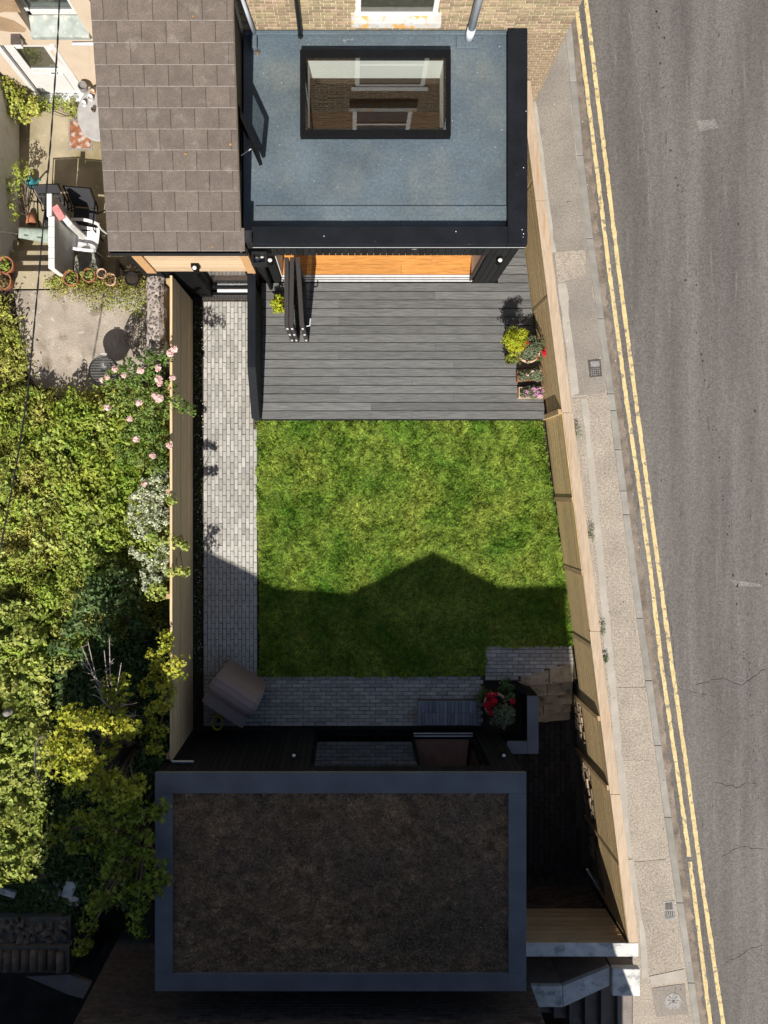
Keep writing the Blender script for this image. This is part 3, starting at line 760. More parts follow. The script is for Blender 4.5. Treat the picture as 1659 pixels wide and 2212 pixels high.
sh.build('shaft_lining', M['room_wall'], sk)
# front cladding boards
def boards(x0, x1, z0, z1, y, parent, m, pitch=0.1, th=0.02, zfun=None):
    n = max(1, round((x1 - x0) / pitch)); w = (x1 - x0) / n
    for i in range(n):
        a = x0 + i * w
        MB().box(a + 0.004, y, z0, a + w - 0.004, y + th, z1).build('cladding_board', m, parent)
boards(OX1, EX1 - 0.05, DZ + 0.02, 2.62, FY, ex, M['black_clad'])
boards(EX0, OX0, DZ + 0.02, 2.62, FY, ex, M['black_clad'])
boards(OX0, OX1, OH, 2.62, FY, ex, M['black_clad'])
Bx('lintel_light', M['iron_pale'], ex, 0.93, FY - 0.03, 2.40, 1.0, FY, 2.45)
# floor
fl = MB().box(-1.26, FY + 0.06, -0.04, 2.17, 6.9, 0.19).build('floor', M['joint'], ex)
for r in range(16):
    y = FY + 0.15 + r * 0.19
    xs = [OX0, [0.9, 1.45, 0.2, 1.2][r % 4], OX1]
    for a, b_ in zip(xs, xs[1:]):
        Bx('floor_plank', M['floor_wood'], fl, a + 0.0015, y, 0.19, b_ - 0.0015, y + 0.187, 0.212)
for q in ((FY + 0.02, FY + 0.045, 0.222), (FY + 0.062, FY + 0.085, 0.219), (FY + 0.10, FY + 0.14, 0.222)):
    Bx('track_rail', M['silver'], ex, OX0, q[0], 0.15, OX1, q[1], q[2])
Bx('track_bed', M['black_metal'], ex, OX0, FY + 0.01, 0.10, OX1, FY + 0.145, 0.205)
# right hand jamb
Bx('door_jamb', M['bifold'], ex, OX1 - 0.05, FY + 0.03, 0.21, OX1 - 0.016, FY + 0.10, OH)
# folded door leaves
def leaf(parent, p0, p1, th, z0, z1, m, glass):
    d = Vector((p1[0] - p0[0], p1[1] - p0[1], 0)); L_ = d.length; a = math.atan2(d.y, d.x); c = ((p0[0] + p1[0]) / 2, (p0[1] + p1[1]) / 2)
    o = MB().obox((c[0], c[1], z1 - 0.04), (L_, th, 0.08), (0, 0, a)).build('door_leaf', m, parent)
    u = d.normalized()
    for s in (0.035, L_ - 0.035):
        MB().obox((p0[0] + u.x * s, p0[1] + u.y * s, (z0 + z1) / 2), (0.07, th, z1 - z0 - 0.16), (0, 0, a)).build('stile', m, o)
    MB().obox((c[0], c[1], z0 + 0.04), (L_, th, 0.08), (0, 0, a)).build('rail', m, o)
    MB().obox((c[0], c[1], (z0 + z1) / 2), (L_ - 0.14, 0.02, z1 - z0 - 0.16), (0, 0, a)).build('pane', glass, o)
    for zz in (z0 + 0.25, (z0 + z1) / 2, z1 - 0.25):
        MB().obox((p0[0] + u.x * (L_ + 0.004), p0[1] + u.y * (L_ + 0.004), zz), (0.014, th * 0.5, 0.08), (0, 0, a)).build('hinge', M['silver'], o)
    return o
leaf(ex, (-1.060, 3.80), (-1.062, 2.69), 0.068, 0.235, 1.80, M['bifold'], M['glass'])
leaf(ex, (-0.972, 3.80), (-0.985, 2.69), 0.068, 0.235, 1.80, M['bifold'], M['glass'])
l3 = leaf(ex, (-0.880, 3.80), (-0.810, 2.69), 0.068, 0.235, 1.80, M['bifold'], M['glass'])
MB().tube([(-0.77, 2.80, 1.2), (-0.71, 2.81, 1.2), (-0.70, 2.93, 1.2)], 0.011, 6).build('door_handle', M['silver'], l3)
# wall lights, hopper, downpipes on the left return
for x, lab in ((-1.31, 'black cylinder wall light left of the folding doors'), (2.375, 'black cylinder wall light right of the garden opening')):
    o = thing('wall_light', lab, 'wall light', (x, FY - 0.07, 1.95), 'cylinder wall lights')
    MB().lathe((x, FY - 0.07, 1.80), [(0.04, 0), (0.045, 0.004), (0.045, 0.17), (0.038, 0.176)], 16).build('body', M['black_metal'], o, smooth=True)
    MB().lathe((x, FY - 0.07, 1.962), [(0.033, 0), (0.036, 0.015), (0.02, 0.03), (0.002, 0.034)], 14).build('lens', M['lamp_glass'], o, smooth=True)
    Bx('bracket', M['black_metal'], o, x - 0.035, FY - 0.04, 1.84, x + 0.035, FY - 0.001, 1.96)
hp = thing('rain_hopper', 'open black rainwater hopper holding pale debris in the roof corner', 'hopper', (-1.43, 3.56, 2.3))
h = MB()
h.box(-1.53, 3.47, 2.44, -1.50, 3.66, 2.62); h.box(-1.33, 3.47, 2.44, -1.30, 3.66, 2.62); h.box(-1.50, 3.47, 2.44, -1.33, 3.495, 2.62); h.box(-1.50, 3.635, 2.44, -1.33, 3.66, 2.62); h.box(-1.50, 3.495, 2.44, -1.33, 3.635, 2.47)
h.build('hopper_box', M['black_plastic'], hp)
MB().tube([(-1.42, 3.56, 2.44), (-1.42, 3.58, 2.1), (-1.46, 3.68, 1.9), (-1.46, 3.68, 0.22)], 0.036, 10).build('downpipe', M['black_plastic'], hp, smooth=True)
for a, b_, c in ((-1.46, 3.57, 0.05), (-1.38, 3.60, 0.035), (-1.37, 3.53, 0.03)):
    MB().lathe((a, b_, 2.47), [(c, 0), (c * 1.1, 0.02), (c * 0.6, 0.045), (0.002, 0.05)], 7).build('debris', M['slab_white'], hp)

# =================================================================== TILED OUTRIGGER
ou = thing('tiled_outrigger', 'brown tiled lean-to wing with pale pine gable wall', 'building wing', (-2.6, 5.2, -1.6))
RX0, RX1 = -3.515, -1.60
EZ, SL = 3.30, math.atan(0.274)
def roofz(Y): return EZ + (Y - 3.50) * 0.274
ow = MB()
ow.prism([(-3.42, 3.56), (-1.70, 3.56), (-1.70, 6.94), (-3.42, 6.94)], [1.96] * 4, [roofz(3.56) - 0.09, roofz(3.56) - 0.09, roofz(6.94) - 0.09, roofz(6.94) - 0.09])
ow.box(-3.42, 4.1, -1.6, -1.70, 6.94, 1.959); ow.box(-3.42, 3.56, -1.6, -3.1, 4.1, 1.959)
ow.build('wall', M['black_clad'], ou)
# side boards of the wall above the flat roof
for i in range(12):
    z0 = 2.72 + i * 0.125
    ya = max(3.56, 3.50 + (z0 + 0.02 - EZ + 0.10) / 0.274)
    if ya > 6.8: break
    MB().box(-1.70, ya, z0, -1.672, 6.93, z0 + 0.118).build('side_board', M['old_wood'], ou)
Bx('side_board', M['old_wood'], ou, -1.70, 3.57, 2.0, -1.672, 6.93, 2.715)
# roof deck and tiles
MB().prism([(RX0 + 0.02, 3.50), (RX1 - 0.02, 3.50), (RX1 - 0.02, 6.94), (RX0 + 0.02, 6.94)], [roofz(3.5) - 0.08, roofz(3.5) - 0.08, roofz(6.94) - 0.08, roofz(6.94) - 0.08], [roofz(3.5) - 0.02, roofz(3.5) - 0.02, roofz(6.94) - 0.02, roofz(6.94) - 0.02]).build('roof_deck', M['old_wood'], ou)
TW, TG = 0.334, 0.272
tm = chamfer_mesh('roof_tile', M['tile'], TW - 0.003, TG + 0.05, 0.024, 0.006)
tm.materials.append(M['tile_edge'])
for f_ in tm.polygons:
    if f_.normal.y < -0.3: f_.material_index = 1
ca, sa = math.cos(SL), math.sin(SL)
for r in range(14):
    s0 = r * TG
    yc = 3.47 + (s0 + (TG + 0.05) / 2) * ca
    if yc > 6.85: break
    zc = roofz(yc) + 0.018
    off = (r % 2) * TW / 2
    x = RX0 - off
    x1lim = RX1 + (0.06 if r == 0 else 0)
    while x < x1lim - 0.02:
        a, b_ = max(x, RX0), min(x + TW, x1lim)
        if b_ - a > 0.03:
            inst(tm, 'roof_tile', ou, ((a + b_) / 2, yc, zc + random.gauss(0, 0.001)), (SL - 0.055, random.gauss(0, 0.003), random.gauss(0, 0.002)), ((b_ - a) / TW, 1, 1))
        x += TW
MB().prism([(RX1 - 0.015, 3.46), (RX1 + 0.012, 3.46), (RX1 + 0.012, 6.93), (RX1 - 0.015, 6.93)], [roofz(3.46) - 0.1] * 2 + [roofz(6.93) - 0.1] * 2, [roofz(3.46) + 0.012] * 2 + [roofz(6.93) + 0.012] * 2).build('verge_board', M['old_wood'], ou)
gt = MB()
gt.box(-3.50, 3.44, 3.16, -1.53, 3.453, 3.27); gt.box(-3.50, 3.485, 3.16, -1.53, 3.50, 3.27); gt.box(-3.50, 3.453, 3.16, -1.53, 3.485, 3.175)
gt.box(-3.515, 3.44, 3.16, -3.501, 3.50, 3.27); gt.box(-1.529, 3.44, 3.16, -1.515, 3.50, 3.27)
gt.build('gutter', M['black_plastic'], ou)
# pine slats
npn = 10
for i in range(npn):
    z0 = 1.96 + i * (1.25 / npn)
    MB().box(-3.13, 3.53, z0, -1.67, 3.556, z0 + 1.25 / npn - 0.045).build('pine_slat', M['pine'], ou)
Bx('pine_backing', M['pine_trim'], ou, -3.28, 3.552, 1.96, -1.55, 3.559, 3.25)
Bx('corner_trim', M['pine_trim'], ou, -3.28, 3.50, 1.95, -3.13, 3.551, 3.22)
Bx('corner_trim', M['pine_trim'], ou, -1.67, 3.50, 1.95, -1.54, 3.551, 3.22)
# recessed door below
dr = Bx('back_door', M['black_metal'], ou, -3.08, 3.57, 0.02, -2.55, 3.76, 1.95)
Bx('door_frame', M['black_metal'], dr, -2.55, 3.70, 1.85, -1.72, 3.76, 1.95)
Bx('door_frame', M['black_metal'], dr, -1.80, 3.70, 0.02, -1.71, 3.76, 1.85)
Bx('door_frame', M['black_metal'], dr, -2.55, 3.70, 0.02, -1.80, 3.76, 0.16)
Bx('pane', M['glass'], dr, -2.55, 3.725, 0.16, -1.80, 3.735, 1.85)
Bx('threshold', M['silver'], dr, -2.46, 3.65, 0.0, -1.82, 3.70, 0.05)
Bx('step', M['black_metal'], dr, -2.55, 3.605, -0.04, -1.78, 3.649, 0.03)
Bx('room_floor', M['room_floor'], dr, -3.08, 3.77, -0.05, -1.70, 4.09, 0.04)
wlt = thing('wall_light', 'black wall light on the pale pine slats', 'wall light', (-2.43, 3.47, 2.3), 'cylinder wall lights')
MB().lathe((-2.43, 3.46, 2.26), [(0.04, 0), (0.046, 0.004), (0.046, 0.17), (0.038, 0.176)], 16).build('body', M['black_metal'], wlt, smooth=True)
Bx('bracket', M['black_metal'], wlt, -2.49, 3.475, 2.30, -2.37, 3.53, 2.44)
MB().lathe((-2.43, 3.46, 2.44), [(0.03, 0), (0.034, 0.012), (0.02, 0.028), (0.002, 0.032)], 14).build('lens', M['lamp_glass'], wlt, smooth=True)
# casement window standing open over the flat roof
cw = Bx('casement_window', M['black_metal'], ou, -1.675, 4.80, 2.86, -1.650, 5.52, 2.92)
for q in ((4.80, 4.86, 2.92, 3.55), (5.46, 5.52, 2.92, 3.55)):
    Bx('frame', M['black_metal'], cw, -1.676, q[0], q[2], -1.651, q[1], q[3])
Bx('frame', M['black_metal'], cw, -1.677, 4.80, 3.551, -1.652, 5.52, 3.60)
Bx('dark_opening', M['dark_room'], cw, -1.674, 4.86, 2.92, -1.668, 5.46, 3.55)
hng, fre = Vector((-1.63, 5.47, 0)), Vector((-1.35, 4.86, 0))
d = fre - hng; a = math.atan2(d.y, d.x); mid = (hng + fre) / 2; L_ = d.length
sa_ = MB().obox((mid.x, mid.y, 2.95), (L_, 0.05, 0.06), (0, 0, a)).build('sash', M['black_metal'], cw)
MB().obox((mid.x, mid.y, 3.55), (L_, 0.05, 0.06), (0, 0, a)).build('rail', M['black_metal'], cw)
for s in (0.03, L_ - 0.03):
    q = hng + d.normalized() * s
    MB().obox((q.x, q.y, 3.25), (0.06, 0.05, 0.54), (0, 0, a)).build('stile', M['black_metal'], cw)
MB().obox((mid.x, mid.y, 3.25), (L_ - 0.12, 0.02, 0.54), (0, 0, a)).build('pane', M['glass'], cw)
MB().tube([(-1.65, 5.0, 2.93), (-1.5, 5.1, 2.93)], 0.008, 5).build('stay_arm', M['silver'], cw)
for x_, y_ in ((421, 48), (500, 318), (404, 338), (461, 536)):
    Y_ = (NY - y_) / (F / (H - 3.3) + (NY - y_) * 0.274 / (H - 3.3)); z_ = roofz(Y_) + 0.03
    X_ = (x_ - NX) * (H - z_) / F; Y_ = (NY - y_) * (H - z_) / F; z_ = roofz(Y_) + 0.026
    MB().lathe((X_, Y_, z_), [(random.uniform(0.012, 0.026), 0), (0.012, 0.008), (0.002, 0.01)], 7).build('lichen_spot', M['lichen'], ou)
spk = MB()
for x_, y_ in ((1136.5, 240), (1131, 362), (1128, 496), (1131, 505), (1130, 512), (700, 510), (985, 500)):
    X_, Y_ = A(x_, y_, 2.857); r_ = random.uniform(0.005, 0.010)
    spk.lathe((X_, Y_, 2.8555), [(r_, 0), (r_ * 0.8, 0.002), (0.001, 0.003)], 6)
spk.build('bird_droppings', M['petal_white'], ex, kind='stuff')
P_, N__ = blob_((*A(556, 112, 2.71), 2.71), 0.05, 160)
leaf_obj('moss_clump', M['leaf_dry_dark'], P_, N__, 0.025, 0.5, 0.2, ex)
n = 520
P_ = np.stack([rng.uniform(-1.4, 2.3, n), rng.uniform(4.0, 6.85, n), np.full(n, 2.7025)], 1)
P_ = P_[~((P_[:, 0] > -0.8) & (P_[:, 0] < 1.5) & (P_[:, 1] > 5.3) & (P_[:, 1] < 6.65))]
leaf_obj('roof_grit', M['petal_white'], P_[:70], rng.normal(size=(70, 3)) * 0.2 + np.array([0, 0, 1]), rng.uniform(0.005, 0.016, 70), 0.6, 0.1, ex, 'stuff')
leaf_obj('roof_litter', M['leaf_dry_dark'], P_[70:], rng.normal(size=(len(P_) - 70, 3)) * 0.2 + np.array([0, 0, 1]), rng.uniform(0.006, 0.02, len(P_) - 70), 0.5, 0.1, ex, 'stuff')
# drain channel in front of the back door
dc = thing('drain_channel', 'slotted black drain channel in front of the back door', 'drain', (-2.3, 3.53, 0))
cx0, cx1 = A(437, 0)[0], -1.78
Bx('channel', M['black_plastic'], dc, cx0, 3.515, -0.05, cx1, 3.60, -0.012)
n = 34
for i in range(n):
    xx = cx0 + (cx1 - cx0) * (i + 0.5) / n
    Bx('grate_bar', M['iron'], dc, xx - 0.006, 3.522, -0.012, xx + 0.006, 3.593, 0.004)
Bx('grate_edge', M['iron'], dc, cx0, 3.513, -0.012, cx1, 3.5215, 0.005)
Bx('grate_edge', M['iron'], dc, cx0, 3.5935, -0.012, cx1, 3.602, 0.005)

# =================================================================== DECK
dk = thing('timber_deck', 'grey composite deck of long boards outside the open doors', 'deck', (1.0, 2.6, 0))
MB().prism([(-1.63, 1.33), (FX(1.33) - 0.05, 1.33), (FX(6.9) - 0.05, 6.9), (2.67, 6.9), (2.67, 3.78), (-1.63, 3.78)], -0.04, DZ - 0.03).build('substructure', M['joint'], dk)
pitch = (3.79 - 1.316) / 16
jx = [A(732, 0, DZ)[0], A(940, 0, DZ)[0], A(980, 0, DZ)[0], 0.35, 1.1]
for r in range(36):
    y0 = 1.316 + r * pitch; y1 = y0 + pitch - 0.013
    if y1 > 6.95: break
    xl = -1.635 if r < 16 else 2.645
    cuts = [xl]
    if r < 16:
        if r % 2 == 1: cuts.append(jx[0] if r in (3, 7, 9, 11, 13) else jx[3])
        else: cuts.append(jx[1] if r > 7 else (jx[2] if r % 4 else jx[4]))
    cuts.append(None)
    for a, b_ in zip(cuts, cuts[1:]):
        if b_ is None:
            poly = [(a + 0.001, y0), (FX(y0) - 0.035, y0), (FX(y1) - 0.035, y1), (a + 0.001, y1)]
        else:
            poly = [(a + 0.001, y0), (b_ - 0.001, y0), (b_ - 0.001, y1), (a + 0.001, y1)]
        MB().prism(poly, DZ - 0.024, DZ + random.uniform(-0.001, 0.001)).build('deck_board', M['deck'], dk, bevel=0.002)
Bx('deck_fascia', M['black_clad'], dk, -1.63, 1.300, -0.04, 3.44, 1.313, DZ - 0.006)

# low black wall between path and deck
dw = thing('deck_wall', 'low black clad wall with sloping end between path and deck', 'wall', (-1.70, 2.5, 0))
yb = A(0, 793.5, 1.15)[1]; ye = A(0, 903, 0.55)[1]
MB().prism([(-1.765, 3.49), (-1.648, 3.49), (-1.648, yb), (-1.648, ye), (-1.765, ye), (-1.765, yb)], -0.05, [1.125, 1.125, 1.125, 0.525, 0.525, 1.125]).build('wall_core', M['black_clad'], dw)
nb = 14
for i in range(nb):
    a = ye + (3.48 - ye) * i / nb; b_ = ye + (3.48 - ye) * (i + 1) / nb - 0.008
    zf = lambda y: 1.12 if y > yb else 0.52 + (y - ye) / (yb - ye) * 0.6
    MB().prism([(-1.647, a), (-1.630, a), (-1.630, b_), (-1.647, b_)], DZ + 0.006, [zf(a), zf(a), zf(b_), zf(b_)]).build('cladding_board', M['black_clad'], dw)
MB().prism([(-1.775, yb), (-1.635, yb), (-1.635, 3.69), (-1.775, 3.69)], 1.126, 1.15).build('coping', M['coping'], dw, bevel=0.004)
MB().prism([(-1.775, ye - 0.01), (-1.635, ye - 0.01), (-1.635, yb), (-1.775, yb)], [0.526, 0.526, 1.126, 1.126], [0.55, 0.55, 1.15, 1.15]).build('coping', M['coping'], dw, bevel=0.004)

# =================================================================== LEFT FENCE
lf = thing('garden_fence', 'brown horizontal board fence between the path and the overgrown garden', 'fence', (-2.94, -0.4, 0))
LFX = -2.912
for i in range(12):
    z0 = 0.02 + i * 0.148
    segs = [(3.50, 1.75), (1.75, -0.05), (-0.05, -1.85), (-1.85, -3.65), (-3.65, -4.36)]
    MB().box(LFX - 0.022, -4.36, z0, LFX, 3.50, z0 + 0.142).build('fence_board', M['fence_left'], lf)
for y in (3.42, 1.7, 0.0, -1.7, -3.4, -4.30):
    Bx('fence_post', M['post'], lf, LFX - 0.10, y - 0.04, -0.04, LFX - 0.023, y + 0.04, 1.80)
Bx('fence_cap', M['fence_left'], lf, LFX - 0.035, -4.36, 1.802, LFX + 0.004, 3.50, 1.82)

# =================================================================== STREET FENCE
sf = thing('street_fence', 'golden timber fence with wide cap board along the pavement', 'fence', (3.9, -0.4, 0))
POSTS = [6.80, 5.27, 3.3, 1.35, -0.14, -1.38, -2.62, -3.83, -5.0, -6.3, -7.55]
def fpoly(ya, yb_, o0, o1):
    return [(FX(ya) + o0, ya), (FX(ya) + o1, ya), (FX(yb_) + o1, yb_), (FX(yb_) + o0, yb_)]
for i, (a, b_) in enumerate(zip(POSTS, POSTS[1:])):
    off = 0.0 if a > 1.4 else -0.0
    o = 0.004 * ((i * 7) % 3 - 1)
    nb = 8
    for k in range(nb):
        z0 = 0.03 + k * 0.152
        MB().prism(fpoly(b_ + 0.006, a - 0.006, o, o + 0.02), z0, z0 + 0.149).build('fence_board', M['fence'], sf, bevel=0.003)
for i, y in enumerate(POSTS):
    pr = {3: -0.06, 4: -0.018, 5: -0.006, 6: -0.006, 7: -0.045, 8: -0.035}.get(i, 0.0)
    zb = -0.9 if y < -3.5 else 0.0
    zt = 1.24
    MB().prism(fpoly(y - 0.04, y + 0.04, pr, 0.10), zb, zt).build('fence_post', M['post'], sf)
caps = [6.93, 4.9, 1.33, -2.35, -5.1, -7.60]
for i, (a, b_) in enumerate(zip(caps, caps[1:])):
    ins = [0.0, 0.0, 0.012, 0.0, 0.006][i]
    MB().prism(fpoly(b_ + 0.003, a - 0.003, -0.005 + ins, 0.165 + ins), 1.245, 1.272).build('fence_cap', M['fence_cap'], sf, bevel=0.004)
# cross fence at the bottom of the passage
cf = thing('cross_fence', 'shaded timber fence closing the side passage behind the outbuilding', 'fence', (3.7, -7.7, 0))
for k in range(8):
    z0 = 0.02 + k * 0.152
    Bx('fence_board', M['fence_x'], cf, 2.74, -7.665, z0, FX(-7.64) - 0.02, -7.64, z0 + 0.132)
Bx('fence_post', M['post'], cf, 2.76, -7.75, -0.9, 2.85, -7.667, 1.24)
Bx('fence_post', M['post'], cf, 4.50, -7.75, -0.9, 4.58, -7.667, 1.24)
MB().prism([(2.74, -7.83), (FX(-7.6) + 0.16, -7.83), (FX(-7.6) + 0.16, -7.605), (2.74, -7.605)], 1.245, 1.272).build('fence_cap', M['slab_white'], cf, bevel=0.004)

# =================================================================== PASSAGE, STONE STEPS, RUBBLE WALL
ps = MB().prism([(2.74, -3.6), (FX(-3.45) + 0.05, -3.45), (FX(-7.9) + 0.1, -7.9), (2.74, -7.9)], -1.62, -0.93).build('passage', M['joint']); tag(ps, kind='structure')
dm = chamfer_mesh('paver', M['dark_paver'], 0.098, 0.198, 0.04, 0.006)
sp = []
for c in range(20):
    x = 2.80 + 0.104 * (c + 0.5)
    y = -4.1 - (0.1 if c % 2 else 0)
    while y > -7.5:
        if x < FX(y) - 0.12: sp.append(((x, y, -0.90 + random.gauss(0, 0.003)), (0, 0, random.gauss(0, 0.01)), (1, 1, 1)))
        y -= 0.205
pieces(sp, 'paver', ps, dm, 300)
ss = thing('stone_steps', 'worn brown stone steps going down from the landing beside the fence', 'steps', (3.7, -3.9, -0.9))
edges = [1439, 1472, 1497, 1518, 1536, 1554]
for i in range(5):
    z = -0.01 - 0.165 * i
    ya = A(0, edges[i] , z)[1] + (0.06 if i else 0.0); yb_ = A(0, edges[i + 1], z)[1] - 0.05
    xl = 3.05 if i == 0 else 3.22
    xr = FX((ya + yb_) / 2) - 0.07
    parts_ = [(xl, 3.62), (3.63, xr)] if i in (0, 1, 3) else [(xl, xr)]
    for a, b_ in parts_:
        t = 0.11 if i == 0 else 0.05
        poly = []
        for k in range(9): poly.append((a + (b_ - a) * k / 8, yb_ + (a + (b_ - a) * k / 8 - 3.6) * t + random.gauss(0, 0.008)))
        for k in range(8, -1, -1): poly.append((a + (b_ - a) * k / 8, ya + (a + (b_ - a) * k / 8 - 3.6) * t + random.gauss(0, 0.006)))
        MB().prism(poly, -0.95, z + random.uniform(-0.008, 0.008)).build('step_stone', M['step_stone'], ss, bevel=0.015)
rw = thing('rubble_wall', 'rough rubble stone wall below the street fence in the passage', 'wall', (4.3, -5.5, -0.9))
MB().prism(fpoly(-7.6, -3.35, 0.06, 0.25), -1.0, 0.02).build('wall_core', M['mortar_dark'], rw)
rs = chamfer_mesh('stone', M['rubble'], 0.2, 0.12, 0.06, 0.02)
sp = []
for r in range(7):
    z = -0.85 + r * 0.128; y = -3.4
    while y > -7.5:
        w = random.uniform(0.12, 0.26)
        sp.append(((FX(y - w / 2) + 0.055 - random.uniform(0, 0.03), y - w / 2, z + random.gauss(0, 0.01)), (math.pi / 2, 0, -math.pi / 2 + FENCE_RZ), (w / 0.2 * 0.94, random.uniform(0.8, 1.05), 1)))
        y -= w
pieces(sp, 'stone', rw, rs, 300)
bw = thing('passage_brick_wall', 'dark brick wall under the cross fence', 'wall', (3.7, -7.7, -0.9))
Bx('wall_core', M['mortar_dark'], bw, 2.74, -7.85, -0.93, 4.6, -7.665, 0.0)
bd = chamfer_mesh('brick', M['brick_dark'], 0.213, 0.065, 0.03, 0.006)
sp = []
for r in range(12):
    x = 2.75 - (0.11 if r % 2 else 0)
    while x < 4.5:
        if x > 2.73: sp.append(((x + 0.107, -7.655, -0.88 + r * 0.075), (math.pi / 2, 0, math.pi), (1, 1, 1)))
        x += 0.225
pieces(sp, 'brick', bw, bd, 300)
MB().tube([A3(1268, 1878, 0.0), A3(1302, 1933, -0.5)], 0.02, 8).build('drainpipe', M['silver'], bw)

# raised bed
rb = thing('raised_bed', 'black raised bed with slate coping beside the outbuilding', 'raised bed', (2.9, -4.0, 0))
Bx('bed_wall', M['black_clad'], rb, 3.12, -4.62, -0.93, 3.29, -3.60, 0.50)
Bx('bed_wall', M['black_clad'], rb, 2.745, -4.62, -0.93, 3.119, -4.43, 0.50)
MB().prism([(2.80, -3.50), (3.05, -3.50), (3.29, -3.60), (3.12, -3.62), (2.80, -3.62)], -0.6, [0.02, 0.02, 0.46, 0.46, 0.02]).build('bed_wall', M['black_clad'], rb)
Bx('bed_soil', M['potting'], rb, 2.43, -4.42, -0.5, 3.115, -3.63, 0.06)
Bx('coping', M['coping_blue'], rb, 3.105, -4.64, 0.501, 3.305, -3.62, 0.55, bevel=0.005)
Bx('coping', M['coping_blue'], rb, 2.745, -4.64, 0.501, 3.103, -4.42, 0.55, bevel=0.005)

# =================================================================== OUTBUILDING
ob = thing('garden_room', 'black clad garden room with slate edged brown planted roof', 'garden room', (-0.2, -6.1, 0))
BX0, BX1, BY0, BY1 = -3.07, 2.72, -7.79, -4.43
GX0, GX1, GH = -0.67, 2.23, 1.96
bwall = MB()
bwall.box(BX0 + 0.04, BY0 + 0.04, -0.05, BX0 + 0.2, BY1 + 0.02, 2.2); bwall.box(BX1 - 0.2, BY0 + 0.04, -0.93, BX1 - 0.03, BY1 + 0.02, 2.2); bwall.box(BX0 + 0.2, BY0 + 0.04, -0.05, BX1 - 0.2, BY0 + 0.2, 2.2)
bwall.box(BX0 + 0.2, BY1 - 0.1, -0.05, GX0 - 0.02, BY1 + 0.02, 2.2); bwall.box(GX1 + 0.02, BY1 - 0.1, -0.05, BX1 - 0.2, BY1 + 0.02, 2.2); bwall.box(GX0 - 0.02, BY1 - 0.1, GH, GX1 + 0.02, BY1 + 0.02, 2.2)
bwall.build('wall', M['black_clad'], ob)
boards(BX0 + 0.03, GX0, 0.0, 2.2, BY1 + 0.021, ob, M['black_clad'])
boards(GX1, BX1 - 0.03, 0.0, 2.2, BY1 + 0.021, ob, M['black_clad'])
boards(GX0, GX1, GH, 2.2, BY1 + 0.021, ob, M['black_clad'])
Bx('inner_floor', M['room_floor'], ob, BX0 + 0.2, BY0 + 0.2, -0.04, BX1 - 0.2, BY1 - 0.1, 0.05)
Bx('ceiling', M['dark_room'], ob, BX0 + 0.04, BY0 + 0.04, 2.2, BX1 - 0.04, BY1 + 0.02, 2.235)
rp_ = MB()
cw_ = 0.275
for q in ((BX0, BY1 - cw_, BX1, BY1 + 0.045), (BX0, BY0, BX1, BY0 + cw_)):
    Bx('roof_coping', M['coping_blue'], ob, q[0], q[1], 2.236, q[2], q[3], 2.33, bevel=0.004)
for q in ((BX0, BX0 + cw_), (BX1 - cw_, BX1)):
    Bx('roof_coping', M['coping_blue'], ob, q[0], BY0 + cw_ + 0.001, 2.236, q[1], BY1 - cw_ - 0.001, 2.33, bevel=0.004)
# planted roof: lumpy surface
nx, ny = 300, 170
xs = np.linspace(BX0 + cw_, BX1 - cw_, nx); ys = np.linspace(BY0 + cw_, BY1 - cw_, ny)
XX, YY = np.meshgrid(xs, ys, indexing='ij')
ZZ = 2.245 + 0.03 * smooth_noise(XX, YY, 3, 6) + 0.028 * smooth_noise(XX, YY, 4, 24)
V = np.stack([XX, YY, ZZ], -1).reshape(-1, 3)
idx = np.arange(nx * ny).reshape(nx, ny)
Fc = np.stack([idx[:-1, :-1], idx[1:, :-1], idx[1:, 1:], idx[:-1, 1:]], -1).reshape(-1, 4)
raw_obj('roof_soil', M['sedum'], V, Fc, 4, ob)
n = 22000
P = np.stack([rng.uniform(BX0 + cw_ + .01, BX1 - cw_ - .01, n), rng.uniform(BY0 + cw_ + .01, BY1 - cw_ - .01, n), np.full(n, 2.292)], 1)
keep = rng.random(n) < 0.25 + 0.75 * smooth_noise(P[:, 0], P[:, 1], 9, 1.3)
P = P[keep]; n = len(P)
leaf_obj('dead_sedum', M['leaf_dry_dark'], P, rng.normal(size=(n, 3)) * 0.6 + np.array([0, 0, 0.6]), rng.uniform(0.02, 0.07, n), 0.22, 0.2, ob, 'stuff')
n = 150
P = np.stack([rng.uniform(BX0 + cw_ + .01, BX1 - cw_ - .01, n), rng.uniform(BY0 + cw_ + .01, BY1 - cw_ - .01, n), np.full(n, 2.305)], 1)
leaf_obj('roof_flecks', M['petal_white'], P, rng.normal(size=(n, 3)) * 0.3 + np.array([0, 0, 1]), rng.uniform(0.006, 0.02, n), 0.5, 0.1, ob, 'stuff')
# glazing
gy = BY1 - 0.02
gd = Bx('sliding_door', M['black_metal'], ob, GX0, gy - 0.03, 0.055, GX0 + 0.06, gy + 0.03, GH)
Bx('stile', M['black_metal'], gd, 1.06, gy - 0.03, 0.055, 1.12, gy + 0.03, GH)
Bx('rail', M['black_metal'], gd, GX0 + 0.06, gy - 0.03, 0.055, 1.06, gy + 0.03, 0.12)
Bx('rail', M['black_metal'], gd, GX0 + 0.06, gy - 0.03, GH - 0.05, 1.06, gy + 0.03, GH)
Bx('pane', M['glass_dark'], gd, GX0 + 0.06, gy - 0.008, 0.12, 1.06, gy + 0.008, GH - 0.05)
leaf(ob, (2.17, gy - 0.04), (2.10, gy - 0.80), 0.06, 0.06, GH - 0.02, M['black_metal'], M['glass'])
for y in (gy + 0.03, gy - 0.02):
    Bx('track_rail', M['silver'], ob, 1.13, y - 0.008, 0.05, GX1 - 0.02, y + 0.012, 0.072)
